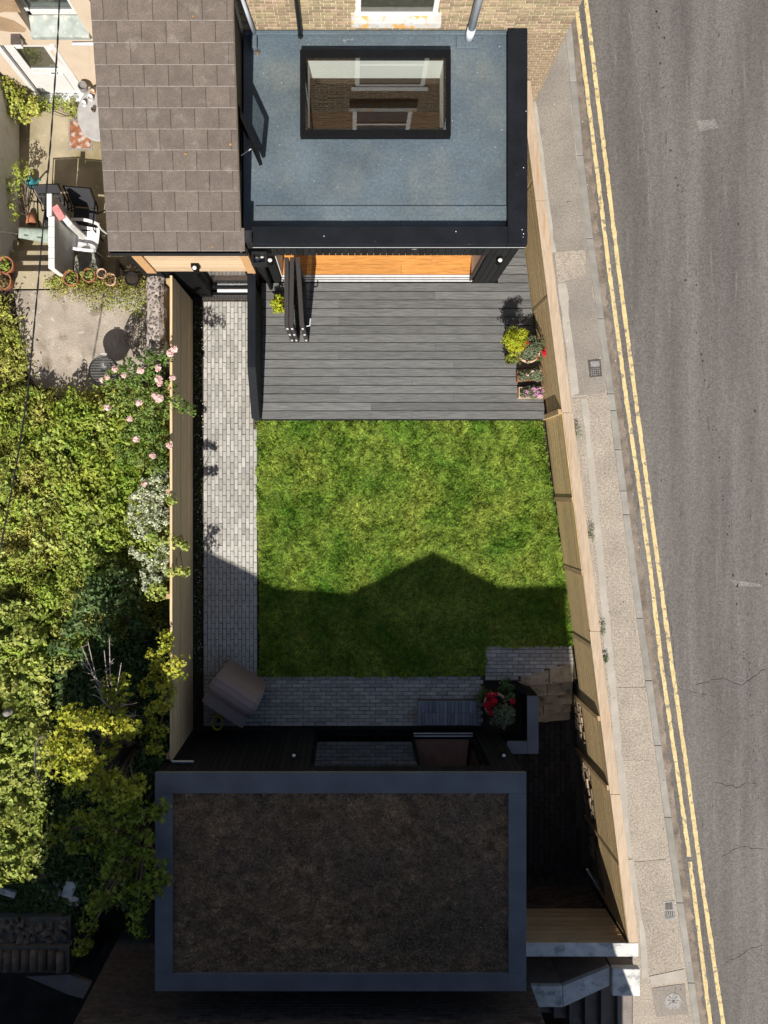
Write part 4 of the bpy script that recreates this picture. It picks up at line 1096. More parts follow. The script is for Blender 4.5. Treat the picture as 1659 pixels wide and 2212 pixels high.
Bx('threshold', M['black_metal'], ob, GX0, BY1 - 0.099, -0.04, GX1, BY1 + 0.06, 0.05)
for x, lab in ((A(635, 0, 1.6)[0], 'small white wall light on the dark garden room left of its glass'), (A(1088, 0, 1.6)[0], 'small white wall light on the dark garden room right of its door')):
    o = thing('wall_light', lab, 'wall light', (x, BY1 + 0.08, 1.6), 'garden room lights')
    MB().lathe((x, BY1 + 0.085, 1.45), [(0.03, 0), (0.038, 0.004), (0.038, 0.15), (0.03, 0.155)], 14).build('body', M['black_metal'], o, smooth=True)
    Bx('bracket', M['black_metal'], o, x - 0.02, BY1 + 0.042, 1.48, x + 0.02, BY1 + 0.06, 1.58)
    MB().lathe((x, BY1 + 0.085, 1.59), [(0.027, 0), (0.031, 0.016), (0.018, 0.03), (0.002, 0.034)], 14).build('lens', M['lamp_glass'], o, smooth=True)
tr = thing('metal_tray', 'small dark metal tray between fence end and garden room roof', 'tray', (*A(394, 1658, 1.9), 1.8))
q0, q1 = A(371, 1646, 1.9), A(418, 1672, 1.9)
Bx('tray_base', M['coping_blue'], tr, q0[0], q1[1], 1.86, q1[0], q0[1], 1.875)
Bx('tray_rim', M['silver'], tr, q0[0], q0[1] + 0.001, 1.86, q1[0], q0[1] + 0.013, 1.915)
Bx('tray_bracket', M['black_metal'], tr, q0[0] + 0.02, q1[1] + 0.02, 1.5, q0[0] + 0.05, q0[1] - 0.02, 1.859)

# =================================================================== NEIGHBOURING BUILDING (casts the big shadow)
def sh_pt(xs_, ys_, yw): return (xs_ - 0.094 * (ys_ - yw), 1.10 * (ys_ - yw))
sb = thing('gabled_neighbour_house', 'dark brick house wall behind the garden room', 'house', (-0.7, -10, -1.6))
YW = -8.3
prof = [sh_pt(x, y, YW) for x, y in ((-3.55, -1.35), (-2.9, -0.95), (-1.36, -1.72), (0.0, -1.81), (1.486, -1.045), (2.72, -1.70), (3.93, -1.70))]
body = MB()
body.box(-4.35, -16, -1.6, 3.02, YW - 0.02, 6.9)
body.build('wall', M['mortar_dark'], sb)
top = MB()
poly = [(prof[0][0], 6.88)] + prof + [(prof[-1][0], 6.88)]
n = len(poly)
vs = [(x, YW + 0.0, z) for x, z in poly] + [(x, -12.0, z) for x, z in poly]
top.add(vs, [tuple(range(n))[::-1], tuple(range(n, 2 * n))] + [(i, (i + 1) % n, n + (i + 1) % n, n + i) for i in range(n)])
top.build('roof', M['slate_roof'], sb)
bk = chamfer_mesh('brick', M['brick_dark'], 0.213, 0.065, 0.03, 0.006)
sp = []
for r in range(34):
    z = 0.2 + r * 0.075
    x = -4.34 - (0.11 if r % 2 else 0)
    while x < 2.98:
        a, b_ = max(x, -4.345), min(x + 0.215, 3.01)
        if b_ - a > 0.04: sp.append((((a + b_) / 2, YW - 0.012 + random.gauss(0, 0.003), z), (math.pi / 2, 0, math.pi), ((b_ - a) / 0.213, 1, 1)))
        x += 0.225
sp.sort(key=lambda s: (-s[0][2]))
pieces(sp, 'brick', sb, bk, 300)
b3 = thing('shade_blocks', 'unseen blocks added to cast the garden shade', 'house', (0, -14, -1.6))  # unseen masses added behind, outlines shaped so their shade falls on the garden
def profile_block(pts, y0, y1, parent, base=-1.6):
    poly = [(pts[0][0], base)] + pts + [(pts[-1][0], base)]
    n = len(poly)
    b = MB(); b.add([(x, y0, z) for x, z in poly] + [(x, y1, z) for x, z in poly], [tuple(range(n))[::-1], tuple(range(n, 2 * n))] + [(i, (i + 1) % n, n + (i + 1) % n, n + i) for i in range(n)])
    return b.build('wall', M['mortar_dark'], parent)
profile_block([sh_pt(x, y, -11) for x, y in ((-5.2, -3.2), (-4.4, -1.9), (-3.2, -1.1))], -11, -16, b3)
profile_block([(2.0, 9.7), (3.1, 9.7), (3.93, 5.43), (4.12, 4.88), (4.55, 3.87)], -11.0, -14, b3)
profile_block([(-16, 6.6), (-11, 6.2), (-8, 6.5), (-5.9, 6.0)], -12, -16, b3)

# =================================================================== STREET FURNITURE
def flat_rot(c, w, h, z0, z1, a):
    ca_, sa_ = math.cos(a), math.sin(a)
    return MB().prism([(c[0] + x * ca_ - y * sa_, c[1] + x * sa_ + y * ca_) for x, y in ((-w / 2, -h / 2), (w / 2, -h / 2), (w / 2, h / 2), (-w / 2, h / 2))], z0, z1)
c = A(1285, 795.5, ZP)
mc = thing('meter_cover', 'square cast iron cover with studs set in the pavement', 'cover', (*c, ZP))
flat_rot(c, 0.225, 0.31, ZP - 0.01, ZP + 0.011, 0.10).build('frame', M['iron'], mc)
for i in range(5):
    for j in range(4):
        p = Vector((c[0], c[1], 0)) + Matrix.Rotation(0.10, 3, 'Z') @ Vector((-0.072 + i * 0.036, -0.115 + j * 0.036, 0))
        MB().lathe((p.x, p.y, ZP + 0.011), [(0.012, 0), (0.010, 0.005), (0.002, 0.006)], 6).build('stud', M['iron_pale'], mc)
flat_rot((c[0], c[1] + 0.075), 0.16, 0.10, ZP + 0.011, ZP + 0.015, 0.10).build('badge', M['iron_pale'], mc)
c = A(1445.5, 1966, ZP)
gg = thing('gully_grate', 'small slotted iron grate beside the kerb', 'drain grate', (*c, ZP))
flat_rot(c, 0.20, 0.33, ZP - 0.01, ZP + 0.011, 0.10).build('frame', M['iron_pale'], gg)
flat_rot((c[0] + 0.006, c[1] - 0.08), 0.17, 0.13, ZP + 0.0112, ZP + 0.0125, 0.10).build('slot_shadow', M['pipe_black'], gg)
for i in range(5):
    flat_rot((c[0] - 0.062 + i * 0.034, c[1] - 0.085 + i * 0.003), 0.017, 0.13, ZP + 0.0126, ZP + 0.017, 0.10).build('grate_bar', M['iron_pale'], gg)
flat_rot((c[0] - 0.01, c[1] + 0.075), 0.13, 0.12, ZP + 0.011, ZP + 0.015, 0.10).build('lid_plate', M['iron'], gg)
c = A(1454, 2162, ZP)
mh = thing('round_cover', 'round pale iron cover with spokes set in a pavement slab', 'cover', (*c, ZP))
MB().lathe((*c, ZP), [(0.145, -0.01), (0.145, 0.011), (0.128, 0.012), (0.124, 0.008), (0.01, 0.008)], 28).build('ring', M['iron_pale'], mh)
for i in range(8):
    a = i * math.pi / 4
    flat_rot((c[0] + 0.065 * math.cos(a), c[1] + 0.065 * math.sin(a)), 0.09, 0.03, ZP + 0.008, ZP + 0.014, a).build('spoke', M['iron_pale'], mh)
MB().lathe((*c, ZP), [(0.025, 0.008), (0.022, 0.016), (0.002, 0.017)], 12).build('boss', M['iron'], mh)

n = 420
lx = rng.uniform(0, 1, n); ly = rng.uniform(-9, 7, n)
lx = np.array([FX(y) + 0.2 + (KO(y) + 0.12 - FX(y) - 0.2) * (t if rng.random() < 0.6 else (0.05 * t if rng.random() < 0.5 else 1 - 0.08 * t)) for t, y in zip(lx, ly)])
P = np.stack([lx, ly, np.full(n, ZP + 0.014)], 1)
leaf_obj('pavement_litter', M['petal_white'], P[:150], rng.normal(size=(150, 3)) * 0.3 + np.array([0, 0, 1]), rng.uniform(0.006, 0.022, 150), 0.6, 0.1, pav, 'stuff')
leaf_obj('pavement_grit', M['leaf_dry_dark'], P[150:], rng.normal(size=(n - 150, 3)) * 0.3 + np.array([0, 0, 1]), rng.uniform(0.01, 0.035, n - 150), 0.5, 0.1, pav, 'stuff')
# =================================================================== BOTTOM RIGHT: AREA WALL, PIER, STEPS
aw = thing('area_wall', 'grey rendered wall with cranked pale stone coping above the basement steps', 'wall', (3.75, -8.5, -1.0))
ci = [(3.09, -8.43), (3.588, -8.43), (4.40, -8.10)]; co_ = [(3.2, -8.79), (3.60, -8.79), (4.41, -8.42)]
MB().prism([(3.06, -8.44), (3.588, -8.44), (4.40, -8.11), (4.40, -8.36), (3.60, -8.72), (3.06, -8.72)], -1.0, 1.0).build('wall_core', M['grey_render'], aw)
MB().prism([(3.05, -8.43), (3.588, -8.43), (3.60, -8.79), (3.05, -8.79)], 1.0, 1.1).build('coping', M['slab_white'], aw, bevel=0.012)
MB().prism([(3.592, -8.43), (4.40, -8.10), (4.40, -8.42), (3.604, -8.79)], 1.0, 1.1).build('coping', M['slab_white'], aw, bevel=0.012)
pr_ = thing('stone_pier', 'square pale stone pier beside the pavement', 'pier', (4.64, -8.3, ZP - 0.4))
Bx('shaft', M['grey_render'], pr_, 4.44, -8.50, -0.9, 4.84, -8.12, 1.06)
Bx('cap', M['slab_white'], pr_, 4.41, -8.54, 1.06, 4.88, -8.08, 1.2, bevel=0.015)
bs_ = thing('basement_steps', 'grey stone steps descending from the pavement behind the pier', 'steps', (4.0, -9.2, -1.2))
for i in range(8):
    x1 = 5.0 - i * 0.245; z = ZP - 0.02 - i * 0.17
    MB().prism([(x1 - 0.245, -9.85), (x1 + 0.02, -9.85), (x1 + 0.02, -8.45), (x1 - 0.245, -8.45)], -1.6, z).build('step_stone', M['grey_render'], bs_, bevel=0.012)

# =================================================================== NEIGHBOUR'S HOUSE AND YARD (top left)
nh = thing('cream_house', 'cream rendered house wall with white door and window at the sunken yard', 'house', (-8, 11, -1.6))
NYW = 7.65
wall = MB()
wall.box(-14, NYW, -1.6, -6.04, 14, 8); wall.box(-5.16, NYW, -1.6, -3.53, 14, 1.40); wall.box(-6.04, NYW, 1.02, -5.34, 14, 8); wall.box(-5.34, NYW, 1.02, -5.16, 14, 1.40)
wall.box(-4.40, NYW, 1.40, -3.53, 14, 8); wall.box(-5.34, NYW, 3.2, -4.40, 14, 8)
wall.box(-6.04, NYW + 0.13, -1.6, -5.16, 14, 1.02); wall.box(-5.34, NYW + 0.30, 1.40, -4.40, 14, 3.2)
wall.build('wall', M['cream_render'], nh)
def wallpt(x, y):
    D_ = NYW * F / (NY - y); return ((x - NX) * D_ / F, H - D_)
for pts_ in ([(-30, -30), (25, -12), (46, 26), (10, 25), (-30, 32)], [(-30, 30), (0, 35), (30, 44), (56, 62), (53, 69), (20, 68), (-30, 62)], [(108, 112), (140, 88), (190, 92), (196, 160), (160, 165)]):
    q_ = [wallpt(x, y) for x, y in pts_]
    n_ = len(q_)
    MB().add([(x, NYW - 0.006, z) for x, z in q_] + [(x, NYW + 0.01, z) for x, z in q_], [tuple(range(n_)), tuple(range(n_, 2 * n_))[::-1]] + [(i, n_ + i, n_ + (i + 1) % n_, (i + 1) % n_) for i in range(n_)]).build('bare_plaster', M['bare_plaster'] if pts_[0][0] < 50 else M['cream_render'], nh)
nd = Bx('door', M['white_paint'], nh, -6.02, NYW + 0.06, -0.9, -5.18, NYW + 0.11, 0.08)
for q in ((-6.02, -5.86, 0.081, 0.86), (-5.34, -5.18, 0.081, 0.86)):
    Bx('stile', M['white_paint'], nd, q[0], NYW + 0.06, q[2], q[1], NYW + 0.11, q[3])
Bx('rail', M['white_paint'], nd, -6.02, NYW + 0.06, 0.861, -5.18, NYW + 0.11, 1.0)
Bx('pane', M['glass_house'], nd, -5.86, NYW + 0.08, 0.081, -5.34, NYW + 0.09, 0.86)
Bx('panel', M['white_paint'], nd, -5.88, NYW + 0.045, -0.72, -5.32, NYW + 0.06, -0.05, bevel=0.01)
Bx('frame', M['white_paint'], nd, -6.12, NYW - 0.015, -0.9, -6.03, NYW + 0.05, 1.05)
Bx('frame', M['white_paint'], nd, -5.17, NYW - 0.015, -0.9, -5.09, NYW + 0.05, 1.05)
Bx('doorstep', M['white_paint'], nd, -6.05, NYW - 0.10, -0.899, -5.15, NYW + 0.05, -0.84)
MB().tube([(-5.42, NYW + 0.05, 0.0), (-5.42, NYW + 0.0, 0.0), (-5.54, NYW + 0.0, 0.0)], 0.012, 6).build('door_handle', M['silver'], nd)
nw = Bx('window', M['white_paint'], nh, -5.32, NYW + 0.20, 1.60, -4.55, NYW + 0.26, 1.70)
Bx('frame', M['white_paint'], nw, -5.34, NYW + 0.20, 1.60, -5.26, NYW + 0.26, 3.1); Bx('frame', M['white_paint'], nw, -4.55, NYW + 0.20, 1.60, -4.46, NYW + 0.26, 3.1)
Bx('pane', M['glass_house'], nw, -5.26, NYW + 0.23, 1.70, -4.55, NYW + 0.24, 3.1)
Bx('blind', M['blind'], nw, -5.26, NYW + 0.27, 1.72, -4.55, NYW + 0.29, 3.1)
MB().prism([(-5.36, NYW - 0.06), (-4.38, NYW - 0.06), (-4.38, NYW + 0.199), (-5.36, NYW + 0.199)], [1.30, 1.30, 1.405, 1.405], [1.39, 1.39, 1.59, 1.59]).build('sill', M['sage_wood'], nw, bevel=0.008)
MB().tube([(-4.75, NYW - 0.05, 1.16), (-3.6, NYW - 0.05, 1.18)], 0.03, 8).build('waste_pipe', M['pipe_grey'], nh, smooth=True)
ln_ = thing('door_lantern', 'old square lantern above the white door', 'lantern', (-5.62, NYW - 0.09, 1.2))
MB().prism([(-5.70, NYW - 0.17), (-5.54, NYW - 0.17), (-5.54, NYW - 0.001), (-5.70, NYW - 0.001)], 1.36, 1.39).build('lantern_cap', M['iron'], ln_)
MB().prism([(-5.68, NYW - 0.15), (-5.56, NYW - 0.15), (-5.56, NYW - 0.03), (-5.68, NYW - 0.03)], 1.20, 1.36).build('lantern_glass', M['lamp_glass'], ln_)
Bx('lantern_bracket', M['iron'], ln_, -5.64, NYW - 0.03, 1.24, -5.60, NYW - 0.001, 1.34)
yw = MB().box(-6.72, 3.78, -0.9, -6.44, 7.62, 0.55).build('boundary_wall', M['white_render'], bevel=0.03); tag(yw, 'tall whitewashed yard wall along the left edge', 'wall')
MB().tube([(-6.40, 5.35, 0.25), (-6.40, 5.9, 0.55), (-6.40, 6.2, 0.60)], 0.035, 8).build('wall_pipe', M['pipe_grey'], yw)
# low whitewashed stair wall with pier
sw = thing('stair_wall', 'whitewashed brick wall beside the yard steps with a pink brick on top', 'wall', (-5.2, 4.6, -0.9))
yA, yB = A(0, 468, 0.57)[1], A(0, 581, 0.57)[1]
xA, xB = A(106, 0, 0.57)[0], A(118.5, 0, 0.57)[0]
MB().box(xA, yB, -0.9, xB, yA, 0.57).build('wall_core', M['white_render'], sw, bevel=0.012)
for i in range(5):
    a = yB + (yA - yB) * i / 5
    Bx('coping_brick', M['white_render'], sw, xA - 0.004, a + 0.004, 0.571, xB + 0.004, a + (yA - yB) / 5 - 0.004, 0.60, bevel=0.006)
Bx('pier', M['white_render'], sw, A(101, 0, .57)[0], yA + 0.002, -0.9, A(112, 0, .57)[0], A(0, 418, .57)[1], 0.58, bevel=0.012)
p0, p1 = A(124, 452, 0.35), A(152, 486, 0.35)
dd = Vector((p1[0] - p0[0], p1[1] - p0[1], 0)); aa = math.atan2(dd.y, dd.x)
MB().obox(((p0[0] + p1[0]) / 2, (p0[1] + p1[1]) / 2, -0.275), (dd.length, 0.10, 1.25), (0, 0, aa)).build('wing_wall', M['white_render'], sw, bevel=0.012)
pb = A3(127, 456, 0.6)
pk = MB().obox((pb.x - 0.03, pb.y, 0.52), (0.13, 0.26, 0.07), (0, 0, 0.55)).build('pink_brick', M['pink_brick'], bevel=0.01)
tag(pk, 'pink brick lying on the whitewashed wall', 'brick')
MB().lathe((pb.x - 0.045, pb.y + 0.03, 0.556), [(0.035, 0), (0.035, 0.008), (0.026, 0.009), (0.024, 0.002)], 14).build('brick_ring', M['pink_brick'], pk)
# yard steps
ys_ = thing('yard_steps', 'mossy concrete steps rising from the sunken yard', 'steps', (-5.8, 4.2, -0.9))
ysn = [500, 519, 541, 563, 585, 612]
for i in range(5):
    z = -0.735 + i * 0.18
    ya = A(0, ysn[i], z)[1]; yb_ = min(A(0, ysn[i + 1], z)[1], 3.72 + 0.01) if i == 4 else A(0, ysn[i + 1], z)[1] - 0.1
    if yb_ >= ya: yb_ = ya - 0.25
    MB().box(-6.43, max(yb_, 3.5), -0.95, xA - 0.01, ya, z).build('step_slab', M['yard'], ys_, bevel=0.012)
rwl = MB().box(xA - 0.005, 3.60, -0.95, -3.53, 3.735, 0.012).build('retaining_edge', M['old_concrete'], bevel=0.01); tag(rwl, 'low concrete edge carrying the row of flower pots', 'wall')
dcv = thing('rusty_cover', 'rusty iron drain cover in the sunken yard floor', 'cover', (*A(174, 292, -0.9), -0.9))
a0, a1 = A(148, 259, -0.9), A(200, 324, -0.9)
Bx('frame', M['iron_pale'], dcv, a0[0], a1[1], -0.9, a1[0], a0[1], -0.89)
Bx('plate', M['rust'], dcv, a0[0] + 0.03, a1[1] + 0.03, -0.89, a1[0] - 0.03, a0[1] - 0.03, -0.882)

# sling chairs
def sling_chair(x, y, rz, label):
    t = thing('sling_chair', label, 'chair', (x, y, -0.9), 'black sling chairs')
    R_ = Matrix.Rotation(rz, 3, 'Z')
    def T(p): return tuple(R_ @ Vector(p) + Vector((x, y, -0.9)))
    def sheet(name, pts, m):
        b = MB()
        n = len(pts)
        top_ = [T((sx, p[0], p[1])) for p in pts for sx in (-0.22, 0.22)]
        bot_ = [T((sx, p[0], p[1] - 0.012)) for p in pts for sx in (-0.22, 0.22)]
        b.add(top_ + bot_, [(2 * i, 2 * i + 1, 2 * i + 3, 2 * i + 2) for i in range(n - 1)] + [(2 * n + 2 * i, 2 * n + 2 * i + 2, 2 * n + 2 * i + 3, 2 * n + 2 * i + 1) for i in range(n - 1)])
        return b.build(name, m, t)
    sheet('seat', [(-0.24, 0.43), (-0.1, 0.40), (0.08, 0.39), (0.18, 0.42)], M['sling'])
    sheet('backrest', [(0.19, 0.46), (0.24, 0.60), (0.30, 0.76), (0.38, 0.94)], M['sling'])
    for s in (-0.25, 0.25):
        MB().tube([T((s, -0.30, 0.0)), T((s, -0.26, 0.62)), T((s, -0.15, 0.66)), T((s, 0.25, 0.64))], 0.014, 6).build('armrest', M['black_metal'], t)
        MB().tube([T((s, 0.30, 0.0)), T((s, 0.10, 0.42)), T((s, 0.20, 0.46)), T((s, 0.39, 0.96))], 0.014, 6).build('leg', M['black_metal'], t)
    MB().tube([T((-0.25, -0.24, 0.43)), T((0.25, -0.24, 0.43))], 0.012, 6).build('front_rail', M['black_metal'], t)
    MB().tube([T((-0.25, 0.39, 0.95)), T((0.25, 0.39, 0.95))], 0.012, 6).build('top_rail', M['black_metal'], t)
q = A(121, 466, -0.5); sling_chair(q[0], q[1], 0.05, 'black sling garden chair beside the whitewashed wall')
q = A(183, 471, -0.5); sling_chair(q[0], q[1], -0.08, 'black sling garden chair nearest the tiled roof')
# white plastic armchair
q = A(186, 515, -0.45)
pc = thing('plastic_armchair', 'white plastic garden armchair below the two black chairs', 'chair', (q[0], q[1], -0.9))
Rp = Matrix.Rotation(-0.14, 3, 'Z')
def TP(p): return tuple(Rp @ Vector(p) + Vector((q[0], q[1], -0.9)))
def grid_part(name, fn, nu, nv, th, m, parent):
    b = MB()
    P1 = [[Vector(fn(i / (nu - 1), j / (nv - 1))) for j in range(nv)] for i in range(nu)]
    vs = [TP(p) for r_ in P1 for p in r_] + [TP(p - Vector(th)) for r_ in P1 for p in r_]
    o = nu * nv
    fs = [(i * nv + j, (i + 1) * nv + j, (i + 1) * nv + j + 1, i * nv + j + 1) for i in range(nu - 1) for j in range(nv - 1)]
    fs += [(o + i * nv + j, o + i * nv + j + 1, o + (i + 1) * nv + j + 1, o + (i + 1) * nv + j) for i in range(nu - 1) for j in range(nv - 1)]
    b.add(vs, fs)
    return b.build(name, m, parent, smooth=True)
grid_part('seat', lambda u, v: (-0.20 + 0.44 * u, (v - 0.5) * (0.46 - 0.04 * u), 0.42 + 0.03 * u + 0.05 * (2 * abs(v - 0.5)) ** 3 - 0.02 * math.sin(u * 3.1)), 8, 9, (0, 0, 0.012), M['white_plastic'], pc)
grid_part('backrest', lambda u, v: (-0.21 - 0.16 * u + 0.05 * (2 * abs(v - 0.5)) ** 2, (v - 0.5) * (0.44 + 0.06 * u - 0.10 * max(0, u - 0.8) * 5), 0.43 + 0.42 * u), 7, 9, (-0.012, 0, 0), M['white_plastic'], pc)
for s in (-1, 1):
    grid_part('armrest', lambda u, v: (-0.30 + 0.56 * u, s * (0.25 + 0.03 * math.sin(u * 3.14)) + (v - 0.5) * 0.055, 0.66 + 0.02 * math.sin(u * 3.1) - 0.06 * max(0, u - 0.8) * 5), 9, 3, (0, 0, 0.012), M['white_plastic'], pc)
    for fx in (-0.22, 0.23):
        MB().tube([TP((fx * 1.1, s * 0.25, 0.0)), TP((fx, s * 0.23, 0.42)), TP((fx, s * 0.26, 0.64))], [0.022, 0.026, 0.02], 6).build('leg', M['white_plastic'], pc)
# patio table with things on it
tb = thing('yard_table', 'grey oval table half under the tiled roof', 'table', (-4.35, 7.15, -0.9))
tc = A(212, 246, -0.2)
MB().lathe((tc[0], tc[1], -0.24), [(0.02, 0), (0.36, 0.0), (0.39, 0.015), (0.39, 0.03), (0.37, 0.04), (0.01, 0.04)], 30, sx=1.0, sy=1.30).build('table_top', M['table_top'], tb, smooth=False)
MB().lathe((tc[0], tc[1], -0.9), [(0.22, 0), (0.2, 0.03), (0.05, 0.06), (0.04, 0.6), (0.12, 0.66)], 14).build('pedestal', M['table_top'], tb)
def jar(x, y, r, h, m, label, cat, name, ring=None):
    p = A3(x, y, -0.19)
    o = MB().lathe((p.x, p.y, -0.2), [(r * 0.85, 0), (r, h * 0.15), (r, h), (r * 0.88, h), (r * 0.82, h * 0.55), (0.003, h * 0.5)], 16).build(name, m, smooth=False)
    tag(o, label, cat)
    return o
jar(182, 192, 0.085, 0.14, M['iron_pale'], 'grey metal tub on the yard table beside the white door', 'tub', 'metal_tub')
jar(183, 226, 0.045, 0.09, M['white_plastic'], 'white cup on the yard table', 'cup', 'white_cup')
jar(198, 215, 0.05, 0.12, M['silver'], 'silver pot on the yard table', 'pot', 'silver_pot')
jar(202, 201, 0.04, 0.09, M['terracotta_pale'], 'pale clay mug on the yard table', 'mug', 'clay_mug')
jar(203, 239, 0.035, 0.09, M['old_wood'], 'brown jar on the yard table', 'jar', 'brown_jar')
# dark slatted bench under the tiled wing
bn = thing('slatted_bench', 'dark weathered slatted bench in the shade below the tiled roof', 'bench', (-4.0, 4.0, -0.9))
for i in range(6):
    Bx('seat_slat', M['old_wood'], bn, -4.33, 3.80 + i * 0.085, -0.50, -3.30, 3.80 + i * 0.085 + 0.06, -0.475)
for x in (-4.40, -3.40):
    Bx('armrest', M['old_wood'], bn, x, 3.78, -0.28, x + 0.06, 4.33, -0.24)
    Bx('leg', M['old_wood'], bn, x + 0.005, 3.80, -0.9, x + 0.055, 3.86, -0.281); Bx('leg', M['old_wood'], bn, x + 0.005, 4.24, -0.9, x + 0.055, 4.30, -0.281)
bb = thing('stone_bird_bath', 'round mottled stone basin below the white chair', 'basin', (*A(187, 571, -0.4), -0.9))
cbb = A(187, 571, -0.4)
MB().lathe((*cbb, -0.9), [(0.16, 0), (0.15, 0.05), (0.08, 0.1), (0.08, 0.38), (0.22, 0.46), (0.255, 0.50), (0.25, 0.515), (0.20, 0.49), (0.01, 0.48)], 24).build('basin', M['mottled_stone'], bb, smooth=True)
# iron gate, cloth, tools
ig = thing('iron_gate', 'low scrolled wrought iron gate by the yard steps', 'gate', (*A(100, 450, -0.6), -0.9))
ga = A3(80, 424, -0.05); gb = A3(128, 428, -0.05)
gy_ = ga.y
for i in range(6):
    x = ga.x + (gb.x - ga.x) * i / 5
    MB().tube([(x, gy_, -0.88), (x, gy_, -0.05)], 0.008, 5).build('gate_bar', M['iron'], ig)
for z in (-0.85, -0.06, -0.4):
    MB().tube([(ga.x, gy_, z), (gb.x, gy_, z)], 0.009, 5).build('gate_rail', M['iron'], ig)
for s in range(2):
    cx = ga.x + (gb.x - ga.x) * (0.5 + 0.3 * s)
    MB().tube([(cx + 0.06 * (1 - t / 14) * math.cos(t * 0.8), gy_ - 0.012, -0.22 - 0.36 * s + 0.06 * (1 - t / 14) * math.sin(t * 0.8)) for t in range(13)], 0.007, 4).build('scroll', M['iron'], ig)
rl = thing('hand_rail', 'thin dark rail across the yard steps with cloth on it', 'rail', (*A(50, 500, 0), -0.5))
MB().tube([A3(-10, 497, 0.1), A3(104, 516, 0.1)], 0.012, 6).build('rail', M['iron'], rl)
for xx, yy in ((20, 502), (95, 515)):
    a = A3(xx, yy, 0.09); MB().tube([(a.x, a.y, -0.7), a], 0.011, 6).build('rail_post', M['iron'], rl)
gl = MB()
nu, nv = 14, 8
vs = []
for i in range(nu):
    for j in range(nv):
        u, v = i / (nu - 1), j / (nv - 1)
        p = A3(40 + 88 * u, 490 + 24 * v + 16 * u * (0.3 + 0.7 * v), 0.16 - 0.10 * abs(v - 0.3) + 0.035 * math.sin(u * 19 + v * 2))
        vs.append(p)
gl.add(vs, [(i * nv + j, i * nv + j + 1, (i + 1) * nv + j + 1, (i + 1) * nv + j) for i in range(nu - 1) for j in range(nv - 1)])
go = gl.build('cloth', M['glove_cloth'], smooth=True); tag(go, 'grey green cloth hung over the rail above the yard steps', 'cloth')
sd = go.modifiers.new('solid', 'SOLIDIFY'); sd.thickness = 0.008

# =================================================================== PLANT HELPERS
def blob(c, r, n, shell=0.45, flat=1.0, up=0.5, jit=0.45):
    d = rng.normal(size=(n, 3)); d /= np.linalg.norm(d, axis=1, keepdims=True)
    rad = shell + (1 - shell) * rng.random((n, 1)) ** 0.6
    P = np.array(c) + d * rad * r * np.array([1, 1, flat])
    N_ = d + np.array([0, 0, up]) + rng.normal(size=(n, 3)) * jit
    return P, N_

def plant(name, label, cat, base, clumps, m, size, dens, aspect=0.6, fold=0.25, lobes=False, group=None, stem=True, smat=None, flat=0.8, up=0.5, sub=True, stem_r=0.012):
    """clumps: (X, Y, Z, radius). Leaves are gathered in small tufts spread over each clump."""
    t = thing(name, label, cat, base, group)
    Ps, Ns = [], []
    for (x, y, z, r) in clumps:
        n = int(dens * r * r)
        if sub:
            nt_ = max(5, int(n / 12))
            c, nn = blob((x, y, z), r, nt_, 0.35, flat, up, 0.2)
            for a, b_ in zip(c, nn):
                k = rng.integers(7, 17)
                q_, w_ = blob(a, size * 1.25, k, 0.3, 0.6, 0.2, 0.5)
                Ps.append(q_); Ns.append(w_ + b_ * 0.8)
        else:
            q_, w_ = blob((x, y, z), r, n, 0.4, flat, up); Ps.append(q_); Ns.append(w_)
    P = np.concatenate(Ps); N_ = np.concatenate(Ns)
    ok = P[:, 2] > base[2] + 0.01
    P, N_ = P[ok], N_[ok]
    leaf_obj('crown', m, P, N_, rng.uniform(0.65, 1.25, len(P)) * size, aspect, fold, t, None, lobes)
    if stem:
        b = MB()
        for (x, y, z, r) in clumps:
            bx, by, bz = base
            mid = ((bx * 0.6 + x * 0.4) + random.gauss(0, 0.03), (by * 0.6 + y * 0.4) + random.gauss(0, 0.03), bz + (z - bz) * 0.55)
            b.tube([(bx + random.gauss(0, 0.02), by + random.gauss(0, 0.02), bz), mid, (x, y, z)], [stem_r, stem_r * 0.75, stem_r * 0.35], 5)
        b.build('trunk', smat or M['stem'], t)
    return t
def cl(*pts): return [(*A(x, y, z), z, r) for x, y, z, r in pts]
def flower(parent, p, m, r=0.04, n=12, name='flower'):
    P, N_ = blob(p, r * 0.75, n, 0.3, 0.6, 0.5, 0.3)
    return leaf_obj(name, m, P, N_, r * 1.1, 0.95, 0.35, parent)
def pot(parent, c, r, h, m, name='pot', soil=True, n=22):
    o = MB().lathe(c, [(r * 0.72, 0), (r * 0.95, h * 0.82), (r * 1.04, h * 0.83), (r * 1.04, h), (r * 0.92, h), (r * 0.90, h * 0.86), (0.005, h * 0.84)], n).build(name, m, parent)
    if soil: MB().lathe((c[0], c[1], c[2] + h * 0.85), [(r * 0.89, 0), (r * 0.5, 0.012), (0.004, 0.016)], 14).build('potting_soil', M['potting'], parent)
    return o

